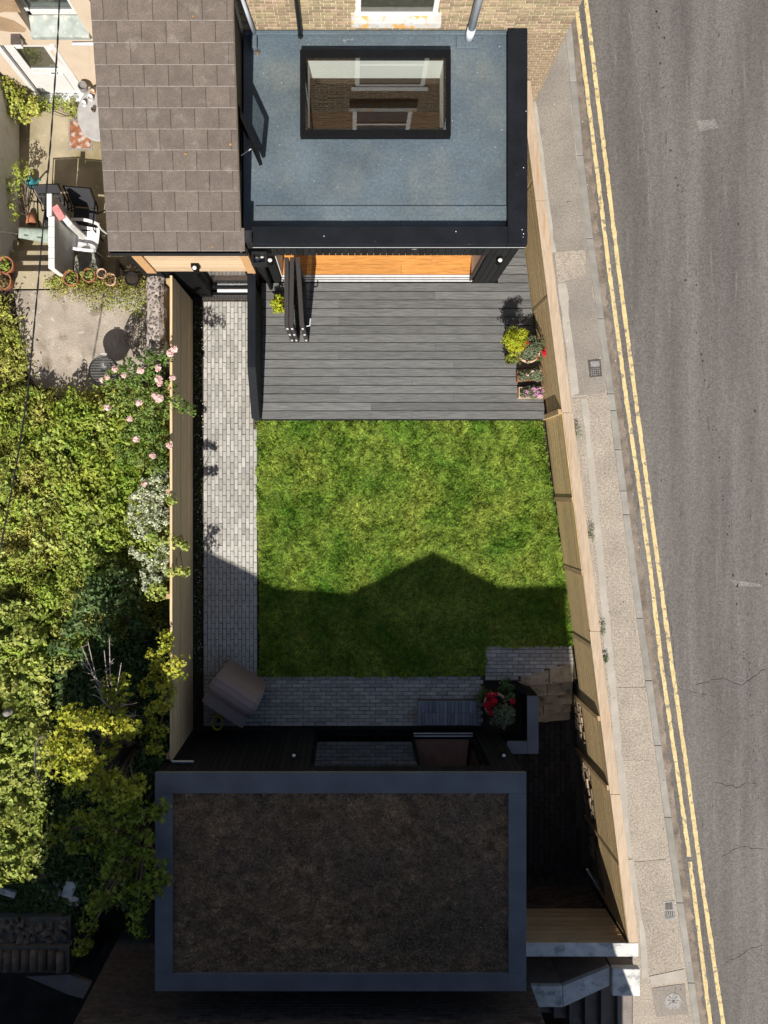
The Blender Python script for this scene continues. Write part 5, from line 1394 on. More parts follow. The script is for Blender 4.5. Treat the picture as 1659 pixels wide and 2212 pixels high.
# =================================================================== POTS ON THE DECK
c = A(1103, 752, 0.45); c = (c[0], c[1], DZ)
p_ = plant('golden_conifer', 'lime yellow conifer in a black pot on the deck by the fence', 'potted plant', c,
           [(c[0] + dx, c[1] + dy, DZ + z, r) for dx, dy, z, r in ((0.0, 0.10, 0.62, 0.17), (0.05, 0.16, 0.78, 0.13), (-0.10, 0.02, 0.58, 0.13), (0.07, 0.0, 0.62, 0.14), (-0.02, 0.06, 0.85, 0.11), (-0.05, 0.18, 0.62, 0.12), (0.13, 0.10, 0.60, 0.10), (-0.08, 0.10, 0.7, 0.12), (0.02, -0.05, 0.52, 0.13), (0.0, 0.22, 0.68, 0.1))],
           M['leaf_lime'], 0.036, 21000, 0.42, 0.2, up=0.8)
pot(p_, c, 0.115, 0.30, M['black_plastic'])
c2 = (c[0] + 0.01, c[1] - 0.17, DZ)
p_ = plant('dwarf_conifer', 'green gold dwarf conifer in front of the lime yellow one', 'potted plant', c2,
           [(c2[0] + dx, c2[1] + dy, DZ + z, r) for dx, dy, z, r in ((0, 0, 0.36, 0.14), (0.06, -0.04, 0.32, 0.11), (-0.06, -0.05, 0.32, 0.10))], mat('green_gold_leaf', (0.16, 0.22, 0.02), 0.6, 0, 4, col2=(0.28, 0.27, 0.05), isl=0.35, bump=0, trans=0.3), 0.034, 12000, 0.35)
pot(p_, c2, 0.10, 0.22, M['black_plastic'])
c = A(1142, 760, 0.50); c = (c[0], c[1], DZ)
p_ = plant('sage_bush', 'grey green sage in a round pale terracotta pot on the deck', 'potted plant', c,
           [(c[0] + dx, c[1] + dy, DZ + z, r) for dx, dy, z, r in ((0.02, 0.06, 0.48, 0.16), (0.10, 0.12, 0.50, 0.14), (0.06, 0.0, 0.55, 0.14), (-0.05, -0.03, 0.42, 0.12), (0.10, -0.02, 0.44, 0.10), (0.03, 0.16, 0.50, 0.12), (-0.03, -0.10, 0.38, 0.09), (-0.08, 0.08, 0.45, 0.12), (0.0, 0.0, 0.42, 0.16), (0.05, -0.08, 0.4, 0.1))],
           M['leaf_sage'], 0.04, 16000, 0.5)
pot(p_, c, 0.19, 0.34, M['terracotta_pale'], n=30)
for x, y, z, r in ((1139, 741, 0.75, 0.036), (1131, 752, 0.70, 0.045), (1157, 770, 0.6, 0.035), (1162, 774, 0.58, 0.025)):
    flower(p_, A3(x, y, z), M['petal_red'], r, 20)
gp_ = plant('red_geranium', 'red geranium bloom leaning over the fence foot beside the sage pot', 'potted plant', (FX(2.35) - 0.12, 2.37, DZ),
            [(FX(2.35) - 0.13, 2.38, DZ + 0.2, 0.10)], M['leaf_dark'], 0.05, 9000, 0.9)
flower(gp_, A3(1181, 760, 0.62), M['petal_red'], 0.085, 60)
def trough(x0, x1, y0, y1, label, fl_, nfl, lm):
    z = DZ + 0.17
    a, b_ = A(x0, y0, z), A(x1, y1, z)
    t = thing('flower_trough', label, 'planter', ((a[0] + b_[0]) / 2, (a[1] + b_[1]) / 2, DZ), 'terracotta troughs on the deck')
    xa, xb, ya, yb_ = a[0], min(b_[0], FX(a[1]) - 0.05), b_[1], a[1]
    for q in ((xa, ya, xa + 0.022, yb_), (xb - 0.022, ya, xb, yb_), (xa + 0.022, ya, xb - 0.022, ya + 0.022), (xa + 0.022, yb_ - 0.022, xb - 0.022, yb_)):
        Bx('trough_side', M['terracotta'] if nfl < 5 else M['terracotta_pale'], t, q[0], q[1], DZ, q[2], q[3], z, bevel=0.004)
    Bx('potting_soil', M['potting'], t, xa + 0.022, ya + 0.022, DZ, xb - 0.022, yb_ - 0.022, z - 0.03)
    Ps, Ns = [], []
    for i in range(26):
        q_, w_ = blob((xa + 0.05 + (xb - xa - 0.08) * rng.random(), ya + 0.03 + (yb_ - ya - 0.06) * rng.random(), z + 0.06 + 0.05 * rng.random()), 0.08, 70, 0.3, 0.9)
        Ps.append(q_); Ns.append(w_)
    P = np.concatenate(Ps)
    leaf_obj('foliage', lm, P, np.concatenate(Ns), rng.uniform(0.02, 0.045, len(P)), 0.5, 0.3, t)
    for i in range(nfl):
        flower(t, (xa + 0.03 + (xb - xa - 0.05) * rng.random(), ya + 0.01 + (yb_ - ya - 0.03) * rng.random(), z + 0.13 + 0.03 * rng.random()), fl_, 0.03, 10)
trough(1118, 1172, 800, 823, 'terracotta trough of grey green foliage next to the round pot', M['petal_pink'], 3, M['leaf_sage'])
trough(1121, 1174, 836, 859, 'terracotta trough of small mauve flowers nearest the lawn', M['petal_mauve'], 22, M['leaf_sage'])
c = A(600, 655, 0.5); c = (c[0], c[1], DZ)
p_ = plant('lime_leaf_plant', 'lime green leafy pot plant behind the folded doors', 'potted plant', c,
           [(c[0] + dx, c[1] + dy, DZ + z, r) for dx, dy, z, r in ((0, 0, 0.32, 0.13), (-0.04, 0.07, 0.36, 0.09), (0.05, -0.06, 0.32, 0.10), (-0.02, -0.08, 0.28, 0.08))], M['leaf_lime'], 0.05, 8000, 0.75)
pot(p_, c, 0.11, 0.22, M['terracotta'])

# =================================================================== RAISED BED PLANTS, COVER, HOSE
c = A3(1080, 1530, 0.35)
p_ = plant('silver_shrub', 'silvery green shrub in a pot between red flowers beside the garden room', 'potted plant', (c.x, c.y, 0.06),
           [(*A(1086 + dx, 1545 + dy, z), z, r) for dx, dy, z, r in ((0, 0, 0.62, 0.17), (10, -8, 0.55, 0.14), (-10, 8, 0.52, 0.13), (8, 12, 0.5, 0.13), (-8, -10, 0.5, 0.12))], M['leaf_sage'], 0.045, 18000, 0.5)
pot(p_, (c.x - 0.08, c.y + 0.07, 0.06), 0.2, 0.30, M['terracotta_pale'], n=26)
rg = plant('red_pelargonium', 'dark leaved red flowers in the shade around the silvery shrub', 'potted plant', (*A(1062, 1520, 0.3), 0.06),
           cl((1058, 1512, 0.30, 0.12), (1066, 1535, 0.26, 0.12), (1100, 1512, 0.3, 0.12)), M['leaf_dark'], 0.055, 7000, 0.9)
for x, y, r in ((1057, 1505, 0.075), (1065, 1518, 0.085), (1052, 1522, 0.07), (1062, 1540, 0.06), (1107, 1516, 0.06), (1070, 1500, 0.05), (1056, 1532, 0.05)):
    flower(rg, A3(x, y, 0.48), M['petal_red'], r, 34)
for x, y, lab in ((1040, 1500, 'dark leafy clump at the corner of the patio beside the red flowers'), (1095, 1483, 'dark leafy clump by the landing above the red flowers')):
    plant('dark_clump', lab, 'plant', (*A(x, y, 0.05), 0.0), cl((x, y, 0.2, 0.13), (x + 8, y + 6, 0.18, 0.10), (x - 8, y + 5, 0.16, 0.09)), M['leaf_dark'], 0.05, 7000)
# covered barbecue
bc = thing('barbecue_cover', 'taupe fabric barbecue cover standing askew on the shaded patio', 'cover', (-2.07, -3.57, 0))
pA, pB, pC, pD = (np.array(A(x, y, 0.95)) for x, y in ((480, 1446), (567, 1501), (520, 1580), (431, 1520)))
prof_ = [(0.0, 0.02), (0.0, 0.72), (0.03, 0.86), (0.10, 0.98), (0.22, 1.06), (0.36, 1.08), (0.50, 1.05), (0.60, 0.98), (0.66, 0.90), (0.70, 0.875), (0.85, 0.86), (0.98, 0.84), (1.0, 0.80), (1.0, 0.02)]
b = MB(); nu = 13; vs = []
for i in range(nu):
    u = i / (nu - 1)
    for v, z in prof_:
        bul = 0.045 * math.sin(math.pi * min(1, max(0, v / 0.7))) * (1 if z > 0.5 else 0)
        uu = u + (bul * (2 * u - 1))
        e = min(u, 1 - u)
        zz = z - (0.05 * max(0, 1 - e / 0.08) if 0.75 < z else 0) + 0.008 * math.sin(u * 9 + v * 4)
        p = pA * (1 - uu) * (1 - v) + pB * uu * (1 - v) + pD * (1 - uu) * v + pC * uu * v
        vs.append((p[0], p[1], zz))
k = len(prof_)
b.add(vs, [(i * k + j, i * k + j + 1, (i + 1) * k + j + 1, (i + 1) * k + j) for i in range(nu - 1) for j in range(k - 1)] + [tuple(range(k))[::-1], tuple(range((nu - 1) * k, nu * k))])
b.build('fabric_shell', M['fabric'], bc)
for jj in (4, 8):
    MB().tube([Vector(vs[i * k + jj]) + Vector((0, 0, 0.004)) for i in range(nu)], 0.006, 4).build('seam', M['fabric'], bc)
hz = thing('garden_hose', 'coiled yellow garden hose behind the barbecue cover', 'hose', (*A(470, 1562, 0.3), 0))
hc = A3(470, 1560, 0.35)
MB().tube([(hc.x + 0.09 * math.cos(t * 0.5) * (1 + 0.01 * (t % 5)), hc.y + 0.0 + 0.13 * math.sin(t * 0.5), 0.30 + 0.003 * t) for t in range(46)], 0.011, 6).build('hose_coil', M['hose'], hz, smooth=True)
Bx('hose_stand', M['black_metal'], hz, hc.x - 0.02, hc.y - 0.02, 0, hc.x + 0.02, hc.y + 0.02, 0.30)

# =================================================================== POTS ON THE LEDGE AND THE OLD PATIO
def ledge(x, y, r, h, m, leafmat, lab, fill=True, sz=0.045, dens=5000, z=0.0):
    p = A3(x, y, z + h)
    if fill:
        t = plant('flower_pot', lab, 'potted plant', (p.x, p.y, z), [(p.x, p.y, z + h + 0.05, r * 0.95), (p.x + 0.03, p.y - 0.03, z + h + 0.03, r * 0.7)], leafmat, sz, dens, 0.55, group='pots on the ledge', stem_r=0.005)
    else:
        t = thing('flower_pot', lab, 'potted plant', (p.x, p.y, z), 'pots on the ledge')
    pot(t, (p.x, p.y, z), r, h, m)
ledge(152, 600, 0.135, 0.24, M['terracotta'], M['leaf_green'], 'terracotta pot with green leaves, the one nearest the whitewashed wall', dens=2600)
ledge(191, 594, 0.12, 0.2, M['terracotta'], M['leaf_ivy'], 'pot overflowing with bright green fern on the ledge')
ledge(219, 590, 0.085, 0.2, M['terracotta_pale'], M['leaf_dark'], 'small empty pale pot on the ledge between larger pots', False)
ledge(237, 603, 0.11, 0.18, M['terracotta_pale'], M['leaf_dry'], 'pot of dry brown leaves on the ledge', dens=2500)
ledge(284, 602, 0.12, 0.2, M['black_plastic'], M['leaf_dry'], 'dark pot with bare soil on the ledge nearest the flint wall', False)
ledge(10, 572, 0.15, 0.26, M['terracotta'], M['leaf_green'], 'terracotta pot with dry plant, upper of two at the left edge', dens=2200)
ledge(4, 606, 0.16, 0.26, M['terracotta'], M['leaf_dry'], 'terracotta pot with dry plant, lower of two at the left edge', dens=2600)
tp = thing('clay_pot', 'orange clay pot tipped over at the head of the yard steps', 'pot', (*A(67, 470, -0.75), -0.9))
cp = A3(67, 472, -0.8)
MB().tube([cp + Vector((0, 0.10, 0)), cp + Vector((0, -0.09, 0.0))], [0.055, 0.10], 16).build('pot_body', M['terracotta'], tp, smooth=True)
# flint wall
fw = thing('flint_wall', 'old flint topped garden wall beside the pine gable', 'wall', (-3.25, 3.0, 0))
fx0, fx1 = A(311, 0, 1.55)[0], A(353, 0, 1.55)[0]
fy0, fy1 = A(0, 757, 1.55)[1], A(0, 578, 1.55)[1]
b = MB(); n = 12
for i in range(n): pass
sec = [(0, -0.04), (0.0, 1.36), (0.05, 1.48), (0.16, 1.55), (0.26, 1.53), (0.32, 1.44), (0.34, 1.3), (0.34, -0.04)]
vs = []
for i in range(16):
    y = fy0 + (fy1 - fy0) * i / 15
    for x, z in sec: vs.append((fx0 + x * (fx1 - fx0) / 0.34 + random.gauss(0, 0.008), y, z + random.gauss(0, 0.012)))
k = len(sec)
b.add(vs, [(i * k + j, (i + 1) * k + j, (i + 1) * k + j + 1, i * k + j + 1) for i in range(15) for j in range(k - 1)] + [tuple(range(k))[::-1], tuple(range(15 * k, 16 * k))])
b.build('wall_core', M['flint'], fw)
fs_m = MB().lathe((0, 0, 0), [(0.03, -0.008), (0.028, 0.006), (0.012, 0.012), (0.002, 0.013)], 6).mesh('flint', M['flint_stone'], (0, 0, 0))
for i in range(170):
    u = random.random(); v = random.random() ** 1.25
    x = fx0 + 0.04 + u * (fx1 - fx0 - 0.06); y = fy0 + 0.02 + v * (fy1 - fy0 - 0.12)
    uu = (x - fx0) / (fx1 - fx0) * 0.34
    z = np.interp(uu, [0, 0.05, 0.16, 0.26, 0.32, 0.34], [1.36, 1.48, 1.55, 1.53, 1.44, 1.3])
    s = random.uniform(0.35, 1.0)
    inst(fs_m, 'flint', fw, (x, y, z + 0.004), (0, 0, random.random() * 6), (s, s * random.uniform(0.5, 1), 1))
# kettle barbecue
kb = thing('kettle_barbecue', 'round black kettle barbecue without lid on the old patio', 'barbecue', (*A(220, 801, 0.6), 0))
kc = A(222, 800, 0.7)
MB().lathe((*kc, 0.42), [(0.02, 0), (0.14, 0.03), (0.22, 0.12), (0.25, 0.24), (0.262, 0.25), (0.245, 0.25), (0.23, 0.20), (0.15, 0.10), (0.01, 0.08)], 28).build('bowl', M['pipe_black'], kb, smooth=True)
for i in range(17):
    o = -0.22 + i * 0.0275; h_ = math.sqrt(max(0.0, 0.235 ** 2 - o * o))
    MB().tube([(kc[0] - h_, kc[1] + o, 0.655), (kc[0] + h_, kc[1] + o, 0.655)], 0.004, 4).build('grill_bar', M['iron_pale'], kb)
for a in (0.5, 2.6, 4.7):
    MB().tube([(kc[0] + 0.12 * math.cos(a), kc[1] + 0.12 * math.sin(a), 0.46), (kc[0] + 0.24 * math.cos(a), kc[1] + 0.24 * math.sin(a), 0.0)], 0.012, 6).build('leg', M['iron'], kb)
MB().tube([(kc[0] - 0.05, kc[1] + 0.25, 0.63), (kc[0] - 0.05, kc[1] + 0.30, 0.64), (kc[0] + 0.05, kc[1] + 0.30, 0.64), (kc[0] + 0.05, kc[1] + 0.25, 0.63)], 0.01, 6).build('handle', M['silver'], kb)
# wire cloche
wc = thing('wire_cloche', 'dark wire dome leaning by the flint wall', 'wire cloche', (*A(292, 715, 0.2), 0))
wx = A(294, 718, 0.2)
for i in range(9):
    a = i * math.pi / 9
    MB().tube([(wx[0] + 0.26 * math.cos(a) * math.cos(t), wx[1] + 0.30 * math.sin(a) * math.cos(t), 0.02 + 0.38 * math.sin(t)) for t in np.linspace(0, math.pi, 13)], 0.006, 4).build('wire_hoop', M['iron'], wc)
for h_ in (0.1, 0.22, 0.32):
    r_ = math.sqrt(1 - (h_ / 0.38) ** 2)
    MB().tube([(wx[0] + 0.26 * r_ * math.cos(t), wx[1] + 0.30 * r_ * math.sin(t), h_) for t in np.linspace(0, 2 * math.pi, 20)], 0.005, 4).build('wire_ring', M['iron'], wc)
td = thing('black_trough', 'low black plastic trough at the edge of the weeds', 'trough', (*A(82, 852, 0.1), 0))
ta, tb_ = A(60, 838, 0.2), A(106, 872, 0.2)
for q in ((ta[0], tb_[1], ta[0] + 0.015, ta[1]), (tb_[0] - 0.015, tb_[1], tb_[0], ta[1]), (ta[0] + .015, tb_[1], tb_[0] - .015, tb_[1] + 0.015), (ta[0] + .015, ta[1] - 0.015, tb_[0] - .015, ta[1])):
    Bx('trough_side', M['black_plastic'], td, q[0], q[1], 0, q[2], q[3], 0.2)
Bx('trough_floor', M['potting'], td, ta[0] + .015, tb_[1] + .015, 0, tb_[0] - .015, ta[1] - .015, 0.03)
# overhead cable
cb_ = thing('overhead_cable', 'twisted black cable hanging across the neighbouring garden', 'cable', (*A(60, 500, 5), 5))
pts = [(131, -60, 3.6), (124, 100, 3.45), (110, 300, 3.3), (95, 470, 3.25), (78, 660, 3.2), (60, 850, 3.2), (36, 1000, 3.25), (0, 1190, 3.3), (-40, 1400, 3.4)]
ctr = [A3(*p) for p in pts]
fine_ = []
for i in range(len(ctr) - 1):
    for t in range(24): fine_.append(ctr[i].lerp(ctr[i + 1], t / 24))
for s in (0, math.pi):
    MB().tube([p + Vector((0.007 * math.cos(i * 0.55 + s), 0, 0.007 * math.sin(i * 0.55 + s))) for i, p in enumerate(fine_)], 0.0075, 5).build('cable_strand', M['cable'], cb_)

# =================================================================== LAWN GRASS
n = 190000
x0, x1 = min(p[0] for p in LAWN), max(p[0] for p in LAWN); y0, y1 = min(p[1] for p in LAWN), max(p[1] for p in LAWN)
gx = rng.uniform(x0 - 0.06, x1 + 0.02, n); gy = rng.uniform(y0 - 0.06, y1, n)
ok = in_poly(gx + 0.05 * (smooth_noise(gx, gy, 71, 6) - 0.5) + rng.normal(0, 0.012, n), gy + 0.05 * (smooth_noise(gx, gy, 72, 6) - 0.5) + rng.normal(0, 0.012, n), LAWN); ok &= gy < 1.31; gx, gy = gx[ok], gy[ok]; n = len(gx)
ang = 2 * math.pi * (smooth_noise(gx, gy, 11, 7) * 1.0 + smooth_noise(gx, gy, 12, 17) * 0.8) + rng.normal(0, 1.0, n)
lean = 0.55 + 0.6 * smooth_noise(gx, gy, 13, 6) + rng.normal(0, 0.15, n)
ln = rng.uniform(0.04, 0.085, n) * (0.8 + 0.45 * smooth_noise(gx, gy, 14, 5))
w = rng.uniform(0.0045, 0.0095, n)
dx, dy = np.cos(ang), np.sin(ang)
sx_, sy_ = -dy * w, dx * w
h1 = ln * 0.55 * np.cos(lean * 0.6); d1 = ln * 0.55 * np.sin(lean * 0.6)
h2 = h1 + ln * 0.45 * np.cos(lean * 1.4); d2 = d1 + ln * 0.45 * np.sin(lean * 1.4)
V = np.stack([np.stack([gx - sx_, gy - sy_, np.full(n, -0.01)], 1), np.stack([gx + sx_, gy + sy_, np.full(n, -0.01)], 1),
              np.stack([gx + dx * d1 - sx_ * .8, gy + dy * d1 - sy_ * .8, h1], 1), np.stack([gx + dx * d1 + sx_ * .8, gy + dy * d1 + sy_ * .8, h1], 1),
              np.stack([gx + dx * d2, gy + dy * d2, h2], 1)], 1).reshape(-1, 3)
tri = np.array([[0, 1, 3], [0, 3, 2], [2, 3, 4]])
Fc = (np.arange(n)[:, None, None] * 5 + tri[None]).reshape(-1, 3)
gr = raw_obj('grass', M['grass'], V, Fc, 3, None, 'stuff'); tag(gr, 'short green lawn grass with paler worn tufts', 'grass')

# =================================================================== NEIGHBOUR'S OVERGROWN GARDEN
def cover(name, label, poly_px, n, m, size, hbase, hvar, seed, aspect=0.6, tilt=0.7, fold=0.3, sc=2.2, lobes=False, edge=0.12, mask=0.0):
    P_ = [A(x, y, hbase) for x, y in poly_px]
    xs_, ys__ = zip(*P_)
    X = rng.uniform(min(xs_), max(xs_), n); Y = rng.uniform(min(ys__), max(ys__), n)
    ok = in_poly(X + edge * (smooth_noise(X, Y, seed + 5, 2.5) - .5) + edge * 0.5 * rng.normal(size=n), Y + edge * (smooth_noise(X, Y, seed + 6, 2.5) - .5) + edge * 0.5 * rng.normal(size=n), P_)
    ok &= (X < -2.97) | (hbase < 0)
    ok &= rng.random(n) < 0.35 + 1.1 * smooth_noise(X, Y, seed + 1, 5.0)
    X, Y = X[ok], Y[ok]; n = len(X)
    hn = smooth_noise(X, Y, seed, sc) * 0.5 + smooth_noise(X, Y, seed + 2, sc * 2.9) * 0.35 + smooth_noise(X, Y, seed + 3, sc * 7) * 0.15
    if mask:
        mk = smooth_noise(X, Y, seed + 7, 3.1) * 0.6 + smooth_noise(X, Y, seed + 8, 7.3) * 0.4
        kp = mk > mask
        X, Y, hn = X[kp], Y[kp], hn[kp] + (mk[kp] - mask) * 1.2; n = len(X)
    Z = hbase + hvar * hn * rng.uniform(0.45, 1.0, n)
    e = 0.05
    gxn = (smooth_noise(X + e, Y, seed, sc) - smooth_noise(X - e, Y, seed, sc)) / (2 * e) * hvar
    gyn = (smooth_noise(X, Y + e, seed, sc) - smooth_noise(X, Y - e, seed, sc)) / (2 * e) * hvar
    N_ = np.stack([-gxn, -gyn, np.ones(n)], 1) + rng.normal(size=(n, 3)) * tilt
    o = leaf_obj(name, m, np.stack([X, Y, Z], 1), N_, rng.uniform(0.4, 1.6, n) * size, aspect, fold, None, 'stuff', lobes)
    return tag(o, label, 'ground cover')
cover('weeds', 'yellow green weeds covering the neglected garden', [(-30, 640), (30, 640), (55, 800), (60, 845), (120, 852), (300, 835), (372, 850), (372, 1200), (372, 1330), (250, 1360), (120, 1450), (-40, 1450)], 80000, M['leaf_yellow'], 0.06, 0.02, 0.65, 21, 0.45, 0.7, edge=0.2)
WD = [(-30, 850), (120, 852), (300, 835), (372, 850), (372, 1240), (250, 1330), (120, 1450), (-40, 1450)]
cover('broad_weeds', 'broad green leaved weeds standing in clumps among the yellow green weeds', WD, 26000, M['leaf_green'], 0.072, 0.18, 0.55, 81, 0.5, 0.55, mask=0.52, edge=0.2)
cover('pale_weeds', 'pale green clumps scattered over the neglected garden', WD, 22000, M['leaf_ivy'], 0.075, 0.22, 0.5, 91, 0.6, 0.6, mask=0.56, edge=0.2)
cover('feathery_weeds', 'feathery straw coloured grass tufts in the neglected garden', WD, 16000, M['leaf_yellow'], 0.15, 0.15, 0.45, 101, 0.12, 0.9, mask=0.55, edge=0.2)
cover('nettles', 'bright green leafy weeds in the middle of the neglected garden', [(110, 1010), (200, 900), (300, 900), (330, 1000), (235, 1080), (240, 1280), (170, 1290), (120, 1200)], 11000, M['leaf_green'], 0.085, 0.2, 0.5, 31, 0.55, 0.6, edge=0.55)
cover('ivy', 'sunlit ivy mass along the left side of the garden', [(-40, 1290), (60, 1320), (110, 1360), (120, 1500), (105, 1620), (85, 1760), (60, 1860), (-40, 1890)], 46000, M['leaf_ivy'], 0.075, 0.12, 0.85, 41, 0.8, 0.6, edge=0.4)
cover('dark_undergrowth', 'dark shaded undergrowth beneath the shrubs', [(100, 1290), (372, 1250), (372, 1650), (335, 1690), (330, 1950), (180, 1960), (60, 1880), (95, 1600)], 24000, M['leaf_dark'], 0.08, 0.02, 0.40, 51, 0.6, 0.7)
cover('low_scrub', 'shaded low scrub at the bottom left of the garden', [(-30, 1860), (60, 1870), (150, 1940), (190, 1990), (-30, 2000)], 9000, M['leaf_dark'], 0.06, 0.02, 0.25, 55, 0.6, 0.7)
cover('patio_weeds', 'brown and green weeds creeping over the edge of the old patio', [(95, 610), (130, 598), (345, 605), (312, 690), (265, 660), (225, 680), (190, 650), (110, 640)], 4600, M['leaf_yellow'], 0.04, 0.0, 0.14, 61, 0.35, 0.8)
cover('dry_weeds', 'dry brown straw along the pots on the ledge', [(110, 598), (345, 598), (335, 650), (240, 640), (110, 625)], 2200, M['leaf_dry'], 0.05, 0.0, 0.12, 63, 0.2, 0.8)
cover('bed_plants', 'small dark ferns in the narrow bed below the fence', [(420, 660), (436, 660), (437, 1470), (420, 1470)], 2600, M['leaf_dark'], 0.05, -0.03, 0.10, 65, 0.25, 0.9)
n = 90
P = np.stack([rng.uniform(-2.88, -2.70, n), rng.uniform(-3.3, 3.4, n), np.full(n, 0.02)], 1)
tag(leaf_obj('fallen_petals', M['petal_white'], P, rng.normal(size=(n, 3)) * 0.3 + np.array([0, 0, 1]), 0.022, 0.8, 0.1, None, 'stuff'), 'scattered white petals on the narrow bed', 'petals')

# rose bush
RB = (-3.35, 1.55, 0.0)
rose = plant('rose_bush', 'rose bush with pale pink blooms leaning over the brown fence', 'shrub', RB,
             cl((360, 770, 1.95, 0.15), (330, 790, 1.75, 0.25), (290, 800, 1.5, 0.28), (255, 815, 1.25, 0.25), (320, 830, 1.7, 0.28), (355, 840, 1.85, 0.2), (385, 870, 1.98, 0.15), (408, 888, 2.0, 0.10), (395, 880, 1.98, 0.10),
                (340, 880, 1.7, 0.25), (300, 870, 1.4, 0.28), (260, 865, 1.2, 0.25), (320, 925, 1.5, 0.27), (350, 950, 1.7, 0.2), (290, 930, 1.25, 0.25), (345, 1000, 1.6, 0.2), (310, 990, 1.3, 0.24), (275, 980, 1.1, 0.22), (225, 830, 1.0, 0.17)),
             M['leaf_rose'], 0.055, 5200, 0.62)
for x, y, z in ((376, 753, 2.1), (368, 762, 2.05), (341, 795, 2.0), (342, 818, 2.05), (345, 828, 2.0), (303, 800, 1.85), (267, 810, 1.6), (231, 815, 1.3), (220, 820, 1.2), (248, 797, 1.5), (335, 855, 2.05), (340, 862, 2.0), (347, 860, 2.02), (373, 815, 2.1), (280, 905, 1.6), (293, 948, 1.6), (366, 962, 1.95), (330, 985, 1.8), (232, 880, 1.4), (312, 1045, 1.6), (300, 870, 1.75)):
    flower(rose, A3(x, y, z + 0.03), M['petal_pink'], random.uniform(0.045, 0.065), 30)
# variegated shrub and ivy on the fence
plant('variegated_shrub', 'white variegated shrub against the brown fence', 'shrub', (-3.3, -0.6, 0.0),
      cl((345, 1030, 1.5, 0.17), (320, 1050, 1.3, 0.17), (355, 1065, 1.6, 0.16), (330, 1090, 1.4, 0.22), (300, 1075, 1.2, 0.15), (350, 1120, 1.55, 0.20), (315, 1125, 1.3, 0.2), (290, 1095, 1.1, 0.12), (345, 1215, 1.5, 0.18), (315, 1205, 1.3, 0.18), (295, 1190, 1.15, 0.12), (340, 1245, 1.4, 0.18), (320, 1240, 1.3, 0.16), (352, 1180, 1.5, 0.14), (300, 1150, 1.2, 0.14), (325, 1160, 1.4, 0.16), (282, 1120, 1.1, 0.12), (305, 1260, 1.25, 0.14)),
      M['leaf_var'], 0.047, 7600, 0.7)
plant('fence_ivy', 'green ivy sprays reaching over the top of the brown fence', 'climber', (-3.1, -0.7, 0.0),
      cl((345, 1160, 1.45, 0.22), (365, 1165, 1.75, 0.10), (385, 1172, 1.86, 0.06), (400, 1178, 1.87, 0.045), (330, 1180, 1.3, 0.2), (360, 1230, 1.7, 0.12), (382, 1233, 1.86, 0.06), (398, 1238, 1.87, 0.045), (340, 1270, 1.4, 0.2), (370, 1080, 1.86, 0.05)),
      M['leaf_ivy'], 0.065, 4200, 0.85)
plant('dark_leafed_shrub', 'dark green large leaved shrub in the middle of the garden', 'shrub', (-4.5, -2.2, 0.0),
      cl((215, 1270, 0.9, 0.3), (260, 1250, 0.9, 0.25), (240, 1310, 0.95, 0.3), (190, 1300, 0.85, 0.28), (280, 1300, 0.85, 0.25), (170, 1350, 0.75, 0.28), (220, 1360, 0.85, 0.28), (140, 1400, 0.65, 0.25), (190, 1410, 0.7, 0.22), (300, 1345, 0.7, 0.2)),
      M['leaf_dark'], 0.10, 3000, 0.5)
# twiggy shrub
tw = plant('twiggy_shrub', 'half bare shrub with pale reddish twigs above the dark gap', 'shrub', (-3.9, -3.9, 0.0),
           cl((248, 1480, 2.1, 0.20), (235, 1510, 2.0, 0.14), (262, 1510, 2.1, 0.14), (255, 1540, 2.0, 0.15), (270, 1470, 2.0, 0.12)), M['leaf_acer'], 0.065, 4200, 0.7)
b = MB()
for tip in ((176, 1395), (190, 1386), (174, 1424), (236, 1378), (225, 1405), (262, 1432), (206, 1480), (212, 1505), (290, 1520), (300, 1545)):
    base_ = A3(252 + random.uniform(-8, 8), 1540, 1.7); tp_ = A3(tip[0], tip[1], 2.4)
    md = base_.lerp(tp_, 0.5) + Vector((random.gauss(0, 0.05), random.gauss(0, 0.05), 0.12))
    b.tube([base_, md, tp_], [0.012, 0.009, 0.004], 5)
    for q in range(4):
        s = md.lerp(tp_, random.random()); b.tube([s, s + Vector((random.gauss(0, 0.07), random.gauss(0.03, 0.06), 0.06))], [0.005, 0.002], 4)
b.build('bare_twigs', M['stem_pale'], tw)
# yellow green trees, sunlit at the tips
plant('golden_maple', 'yellow green small tree whose left branch tips catch the sun', 'tree', (-3.95, -4.6, 0.0),
      cl((150, 1545, 2.9, 0.16), (175, 1560, 3.0, 0.18), (125, 1560, 2.8, 0.12), (200, 1555, 2.9, 0.15), (130, 1590, 2.8, 0.14), (155, 1615, 3.0, 0.2), (120, 1625, 2.8, 0.14), (180, 1620, 3.0, 0.18), (150, 1660, 3.0, 0.2), (180, 1665, 3.0, 0.2), (200, 1650, 2.9, 0.16), (115, 1655, 2.8, 0.14), (160, 1700, 2.9, 0.16), (190, 1700, 2.8, 0.15), (230, 1560, 2.6, 0.18), (255, 1575, 2.6, 0.2), (285, 1570, 2.7, 0.15), (240, 1620, 2.4, 0.14), (225, 1680, 2.6, 0.16), (250, 1700, 2.75, 0.2), (275, 1715, 2.8, 0.2), (240, 1730, 2.75, 0.16), (215, 1710, 2.7, 0.12), (290, 1700, 2.6, 0.16)),
      M['leaf_acer'], 0.085, 4200, 0.8, stem_r=0.03, lobes=True)
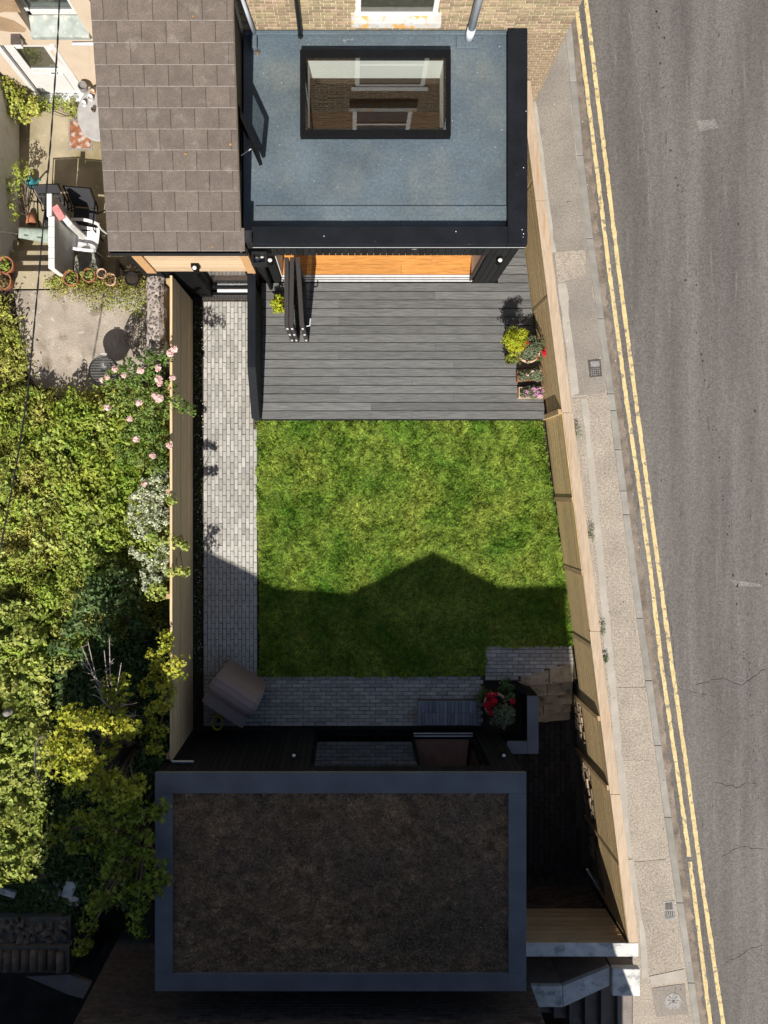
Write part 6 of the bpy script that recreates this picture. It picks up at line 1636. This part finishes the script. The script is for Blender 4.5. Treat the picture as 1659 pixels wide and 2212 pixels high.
plant('fence_maple', 'yellow green maple branches rising along the lower end of the brown fence', 'tree', (-3.2, -3.4, 0.0),
      cl((345, 1395, 1.9, 0.15), (360, 1380, 1.9, 0.1), (335, 1425, 1.8, 0.18), (350, 1450, 1.95, 0.16), (372, 1435, 2.1, 0.14), (390, 1425, 2.15, 0.08), (378, 1460, 2.1, 0.12), (325, 1480, 1.7, 0.2), (350, 1490, 1.9, 0.16), (365, 1510, 2.0, 0.12), (340, 1530, 1.8, 0.18), (320, 1560, 1.7, 0.18), (345, 1580, 1.8, 0.15), (335, 1610, 1.9, 0.14)),
      M['leaf_acer'], 0.075, 3800, 0.8, stem_r=0.02, lobes=True)
plant('sycamore', 'shaded sycamore with long hanging branches beside the garden room roof', 'tree', (-3.6, -5.9, 0.0),
      cl((230, 1760, 2.3, 0.28), (280, 1770, 2.4, 0.25), (320, 1760, 2.5, 0.18), (345, 1740, 2.6, 0.12), (180, 1780, 2.2, 0.22), (250, 1810, 2.4, 0.28), (300, 1820, 2.5, 0.26), (210, 1820, 2.2, 0.22), (165, 1820, 2.0, 0.2), (330, 1850, 2.6, 0.16), (270, 1860, 2.4, 0.28), (230, 1870, 2.3, 0.2), (310, 1890, 2.5, 0.2), (260, 1910, 2.4, 0.22), (225, 1930, 2.2, 0.16), (290, 1930, 2.4, 0.18), (205, 1965, 2.1, 0.13), (190, 2000, 2.0, 0.11), (178, 2040, 2.0, 0.09), (300, 1970, 2.3, 0.13), (295, 2010, 2.3, 0.10), (300, 1960, 2.3, 0.12), (330, 1920, 2.5, 0.14), (345, 1900, 2.6, 0.1), (130, 1790, 1.9, 0.16)),
      M['leaf_syc'], 0.11, 1900, 0.85, stem_r=0.04, lobes=True)
# yard plants
plant('yard_vine', 'yellow leaved vine climbing beside the white door', 'climber', (-6.3, 7.3, -0.9),
      cl((20, 205, -0.3, 0.25), (45, 215, -0.3, 0.22), (60, 225, -0.4, 0.2), (30, 235, -0.4, 0.22), (70, 245, -0.5, 0.15), (10, 185, -0.1, 0.2), (45, 250, -0.5, 0.15)), M['leaf_yellow'], 0.06, 5000, 0.8)
plant('doorstep_bush', 'low green bush in front of the white door', 'shrub', (-5.35, 7.25, -0.9),
      cl((85, 222, -0.7, 0.16), (105, 226, -0.7, 0.18), (128, 222, -0.7, 0.17), (150, 225, -0.7, 0.18), (165, 235, -0.72, 0.15), (95, 240, -0.78, 0.12), (160, 248, -0.78, 0.1)), M['leaf_ivy'], 0.05, 5200, 0.5)
plant('wall_creeper', 'green creeper hanging down the whitewashed yard wall', 'climber', (-6.3, 5.4, -0.9),
      cl((40, 365, -0.2, 0.16), (30, 390, -0.25, 0.16), (50, 380, -0.4, 0.12), (32, 415, -0.3, 0.14), (30, 445, -0.3, 0.12), (60, 365, -0.3, 0.1), (28, 470, -0.3, 0.1)), M['leaf_green'], 0.05, 5000, 0.5)
plant('step_weed', 'small green weed growing on the yard steps', 'plant', (*A(122, 607, 0.05), 0.0), cl((122, 607, 0.06, 0.09), (114, 612, 0.05, 0.06)), M['leaf_ivy'], 0.05, 5000, 0.6)
wt = thing('watering_can', 'teal watering can under the wall creeper', 'watering can', (*A(61, 385, -0.6), -0.9))
wc_ = A(60, 386, -0.6)
MB().lathe((*wc_, -0.9), [(0.09, 0), (0.095, 0.02), (0.085, 0.24), (0.06, 0.27), (0.05, 0.27), (0.045, 0.22), (0.003, 0.21)], 16).build('can_body', M['teal'], wt, smooth=True)
MB().tube([(wc_[0] + 0.08, wc_[1], -0.82), (wc_[0] + 0.2, wc_[1] - 0.02, -0.62), (wc_[0] + 0.24, wc_[1] - 0.02, -0.6)], [0.02, 0.014, 0.022], 8).build('spout', M['teal'], wt)
MB().tube([(wc_[0] - 0.08, wc_[1], -0.85), (wc_[0] - 0.16, wc_[1], -0.72), (wc_[0] - 0.1, wc_[1], -0.6), (wc_[0], wc_[1], -0.6)], 0.01, 6).build('handle', M['teal'], wt)
# weeds along the street fence
for x, y, r, lab in ((1241, 928, 0.10, 'dark weed tuft at the fence foot, the largest and nearest the deck'), (1271, 1150, 0.10, 'dark weed tuft at the fence foot halfway along the lawn'), (1298, 1356, 0.07, 'small weed at the fence foot beside the shaded lawn'), (1304, 1420, 0.05, 'tiny weed at the fence foot beside the paver landing')):
    p = A3(x, y, ZP)
    plant('pavement_weed', lab, 'weed', (p.x, p.y, ZP), [(p.x, p.y, ZP + 0.08, r), (p.x + 0.02, p.y - r, ZP + 0.06, r * 0.7), (p.x + 0.01, p.y + r, ZP + 0.08, r * 0.7)], M['leaf_dark'], 0.028, 9000, 0.35, group='weeds along the fence', stem_r=0.004)

# =================================================================== BOTTOM LEFT RUINS
rc = thing('ruined_wall', 'crumbling shaded rubble wall at the bottom left corner', 'wall', (-6.0, -8.0, -1.0))
za = 0.35
Bx('wall_core', M['mortar_dark'], rc, -7.4, A(0, 2045, za)[1], -1.6, A(150, 0, za)[0], A(0, 1985, za)[1], za - 0.06)
rm = chamfer_mesh('stone', M['ruin'], 0.2, 0.12, 0.08, 0.025)
for i in range(70):
    p = A(random.uniform(-10, 148), random.uniform(1988, 2042), za)
    inst(rm, 'stone', rc, (p[0], p[1], za + random.uniform(-0.05, 0.02)), (random.gauss(0, 0.15), random.gauss(0, 0.15), random.random() * 3), (random.uniform(0.4, 1.0), random.uniform(0.5, 1.0), 1))
rt = thing('ridge_tiles', 'row of old rounded ridge tiles on the low shaded outhouse', 'roof', (-5.9, -8.5, -1.0))
zr_ = 0.6
for i in range(8):
    xx = A(-10 + i * 19.5 + random.uniform(-2, 2), 0, zr_)[0]; jt = random.uniform(-0.03, 0.03)
    b = MB()
    b.tube([(xx + jt * 0.5, A(0, 2062, zr_)[1] + jt, zr_ - 0.13 + jt * 0.4), (xx, A(0, 2104, zr_)[1] + jt, zr_ - 0.13)], [0.075 + abs(jt) * 0.2, 0.084], 10)
    b.build('ridge_tile', M['ruin'], rt, smooth=True)
Bx('outhouse_wall', M['mortar_dark'], rt, -7.4, A(0, 2112, zr_)[1], -1.6, A(143, 0, zr_)[0], A(0, 2056, zr_)[1], zr_ - 0.16)
ps_ = MB().prism([A(x, y, 0.2) for x, y in ((55, 2110), (150, 2105), (197, 2125), (180, 2158), (150, 2150))], 0.1, 0.2).build('pale_slab', M['grey_render'], bevel=0.01)
tag(ps_, 'pale pointed stone slab below the ridge tiles', 'slab')
MB().prism([A(x, y, 0.1) for x, y in ((70, 2112), (150, 2108), (180, 2126), (150, 2145))], -1.6, 0.1).build('slab_support', M['mortar_dark'], ps_)
for i, (x, y, w_, h_, lab) in enumerate(((83, 1893, 40, 16, 'long flat stone among the debris nearest the sunlit ivy'), (150, 1920, 24, 40, 'square grey paving block leaning among the debris'), (160, 1945, 22, 20, 'small bluish stone below the grey paving block'), (10, 1925, 50, 14, 'flat half buried slab at the left edge'))):
    p = A3(x, y, 0.15); sw_, sh_ = w_ / F * 15.4, h_ / F * 15.4
    o = MB().obox((p.x, p.y, 0.12), (sw_, sh_, 0.14), (0.1, 0.08, -0.25 * (i % 2 + 0.4))).build('loose_stone', M['slab_white'] if i else M['step_stone'], bevel=0.02)
    tag(o, lab, 'stone', 'loose stones in the debris')
n = 26
rsm = chamfer_mesh('rubble_piece', M['slab_white'], 0.07, 0.05, 0.04, 0.014, True)
for i in range(n):
    p = A3(random.gauss(128, 18), random.gauss(1922, 22), 0.12)
    o = inst(rsm, 'rubble_piece', None, p, (random.random(), random.random(), random.random() * 3), (random.uniform(0.4, 1.2),) * 3)
    tag(o, 'small pale rubble piece scattered by the grey paving block', 'stone', 'rubble pieces by the paving block')
fc = MB().lathe((*A(8, 1545, 0.8), 0.5), [(0.06, 0), (0.11, 0.05), (0.115, 0.14), (0.06, 0.22), (0.004, 0.23)], 9, sx=1.0, sy=0.7, rz=0.6).build('pale_boulder', M['kerb'], bevel=0.02); tag(fc, 'pale boulder half hidden in the ivy at the left edge', 'stone')
hg = thing('wire_basket', 'dark round wire basket rim among the ivy', 'wire basket', (*A(85, 1640, 0.5), 0.3))
hc_ = A3(95, 1640, 0.75)
MB().tube([(hc_.x + 0.17 * math.cos(t), hc_.y + 0.42 * math.sin(t), 0.78 + 0.05 * math.cos(t)) for t in np.linspace(0, 2 * math.pi, 30)], 0.014, 6).build('rim', M['iron'], hg)
for i in range(8):
    y = hc_.y - 0.32 + i * 0.09; h_ = 0.17 * math.sqrt(max(0, 1 - ((y - hc_.y) / 0.42) ** 2))
    MB().tube([(hc_.x - h_, y, 0.74), (hc_.x, y, 0.55), (hc_.x + h_, y, 0.8)], 0.006, 4).build('wire', M['iron'], hg)
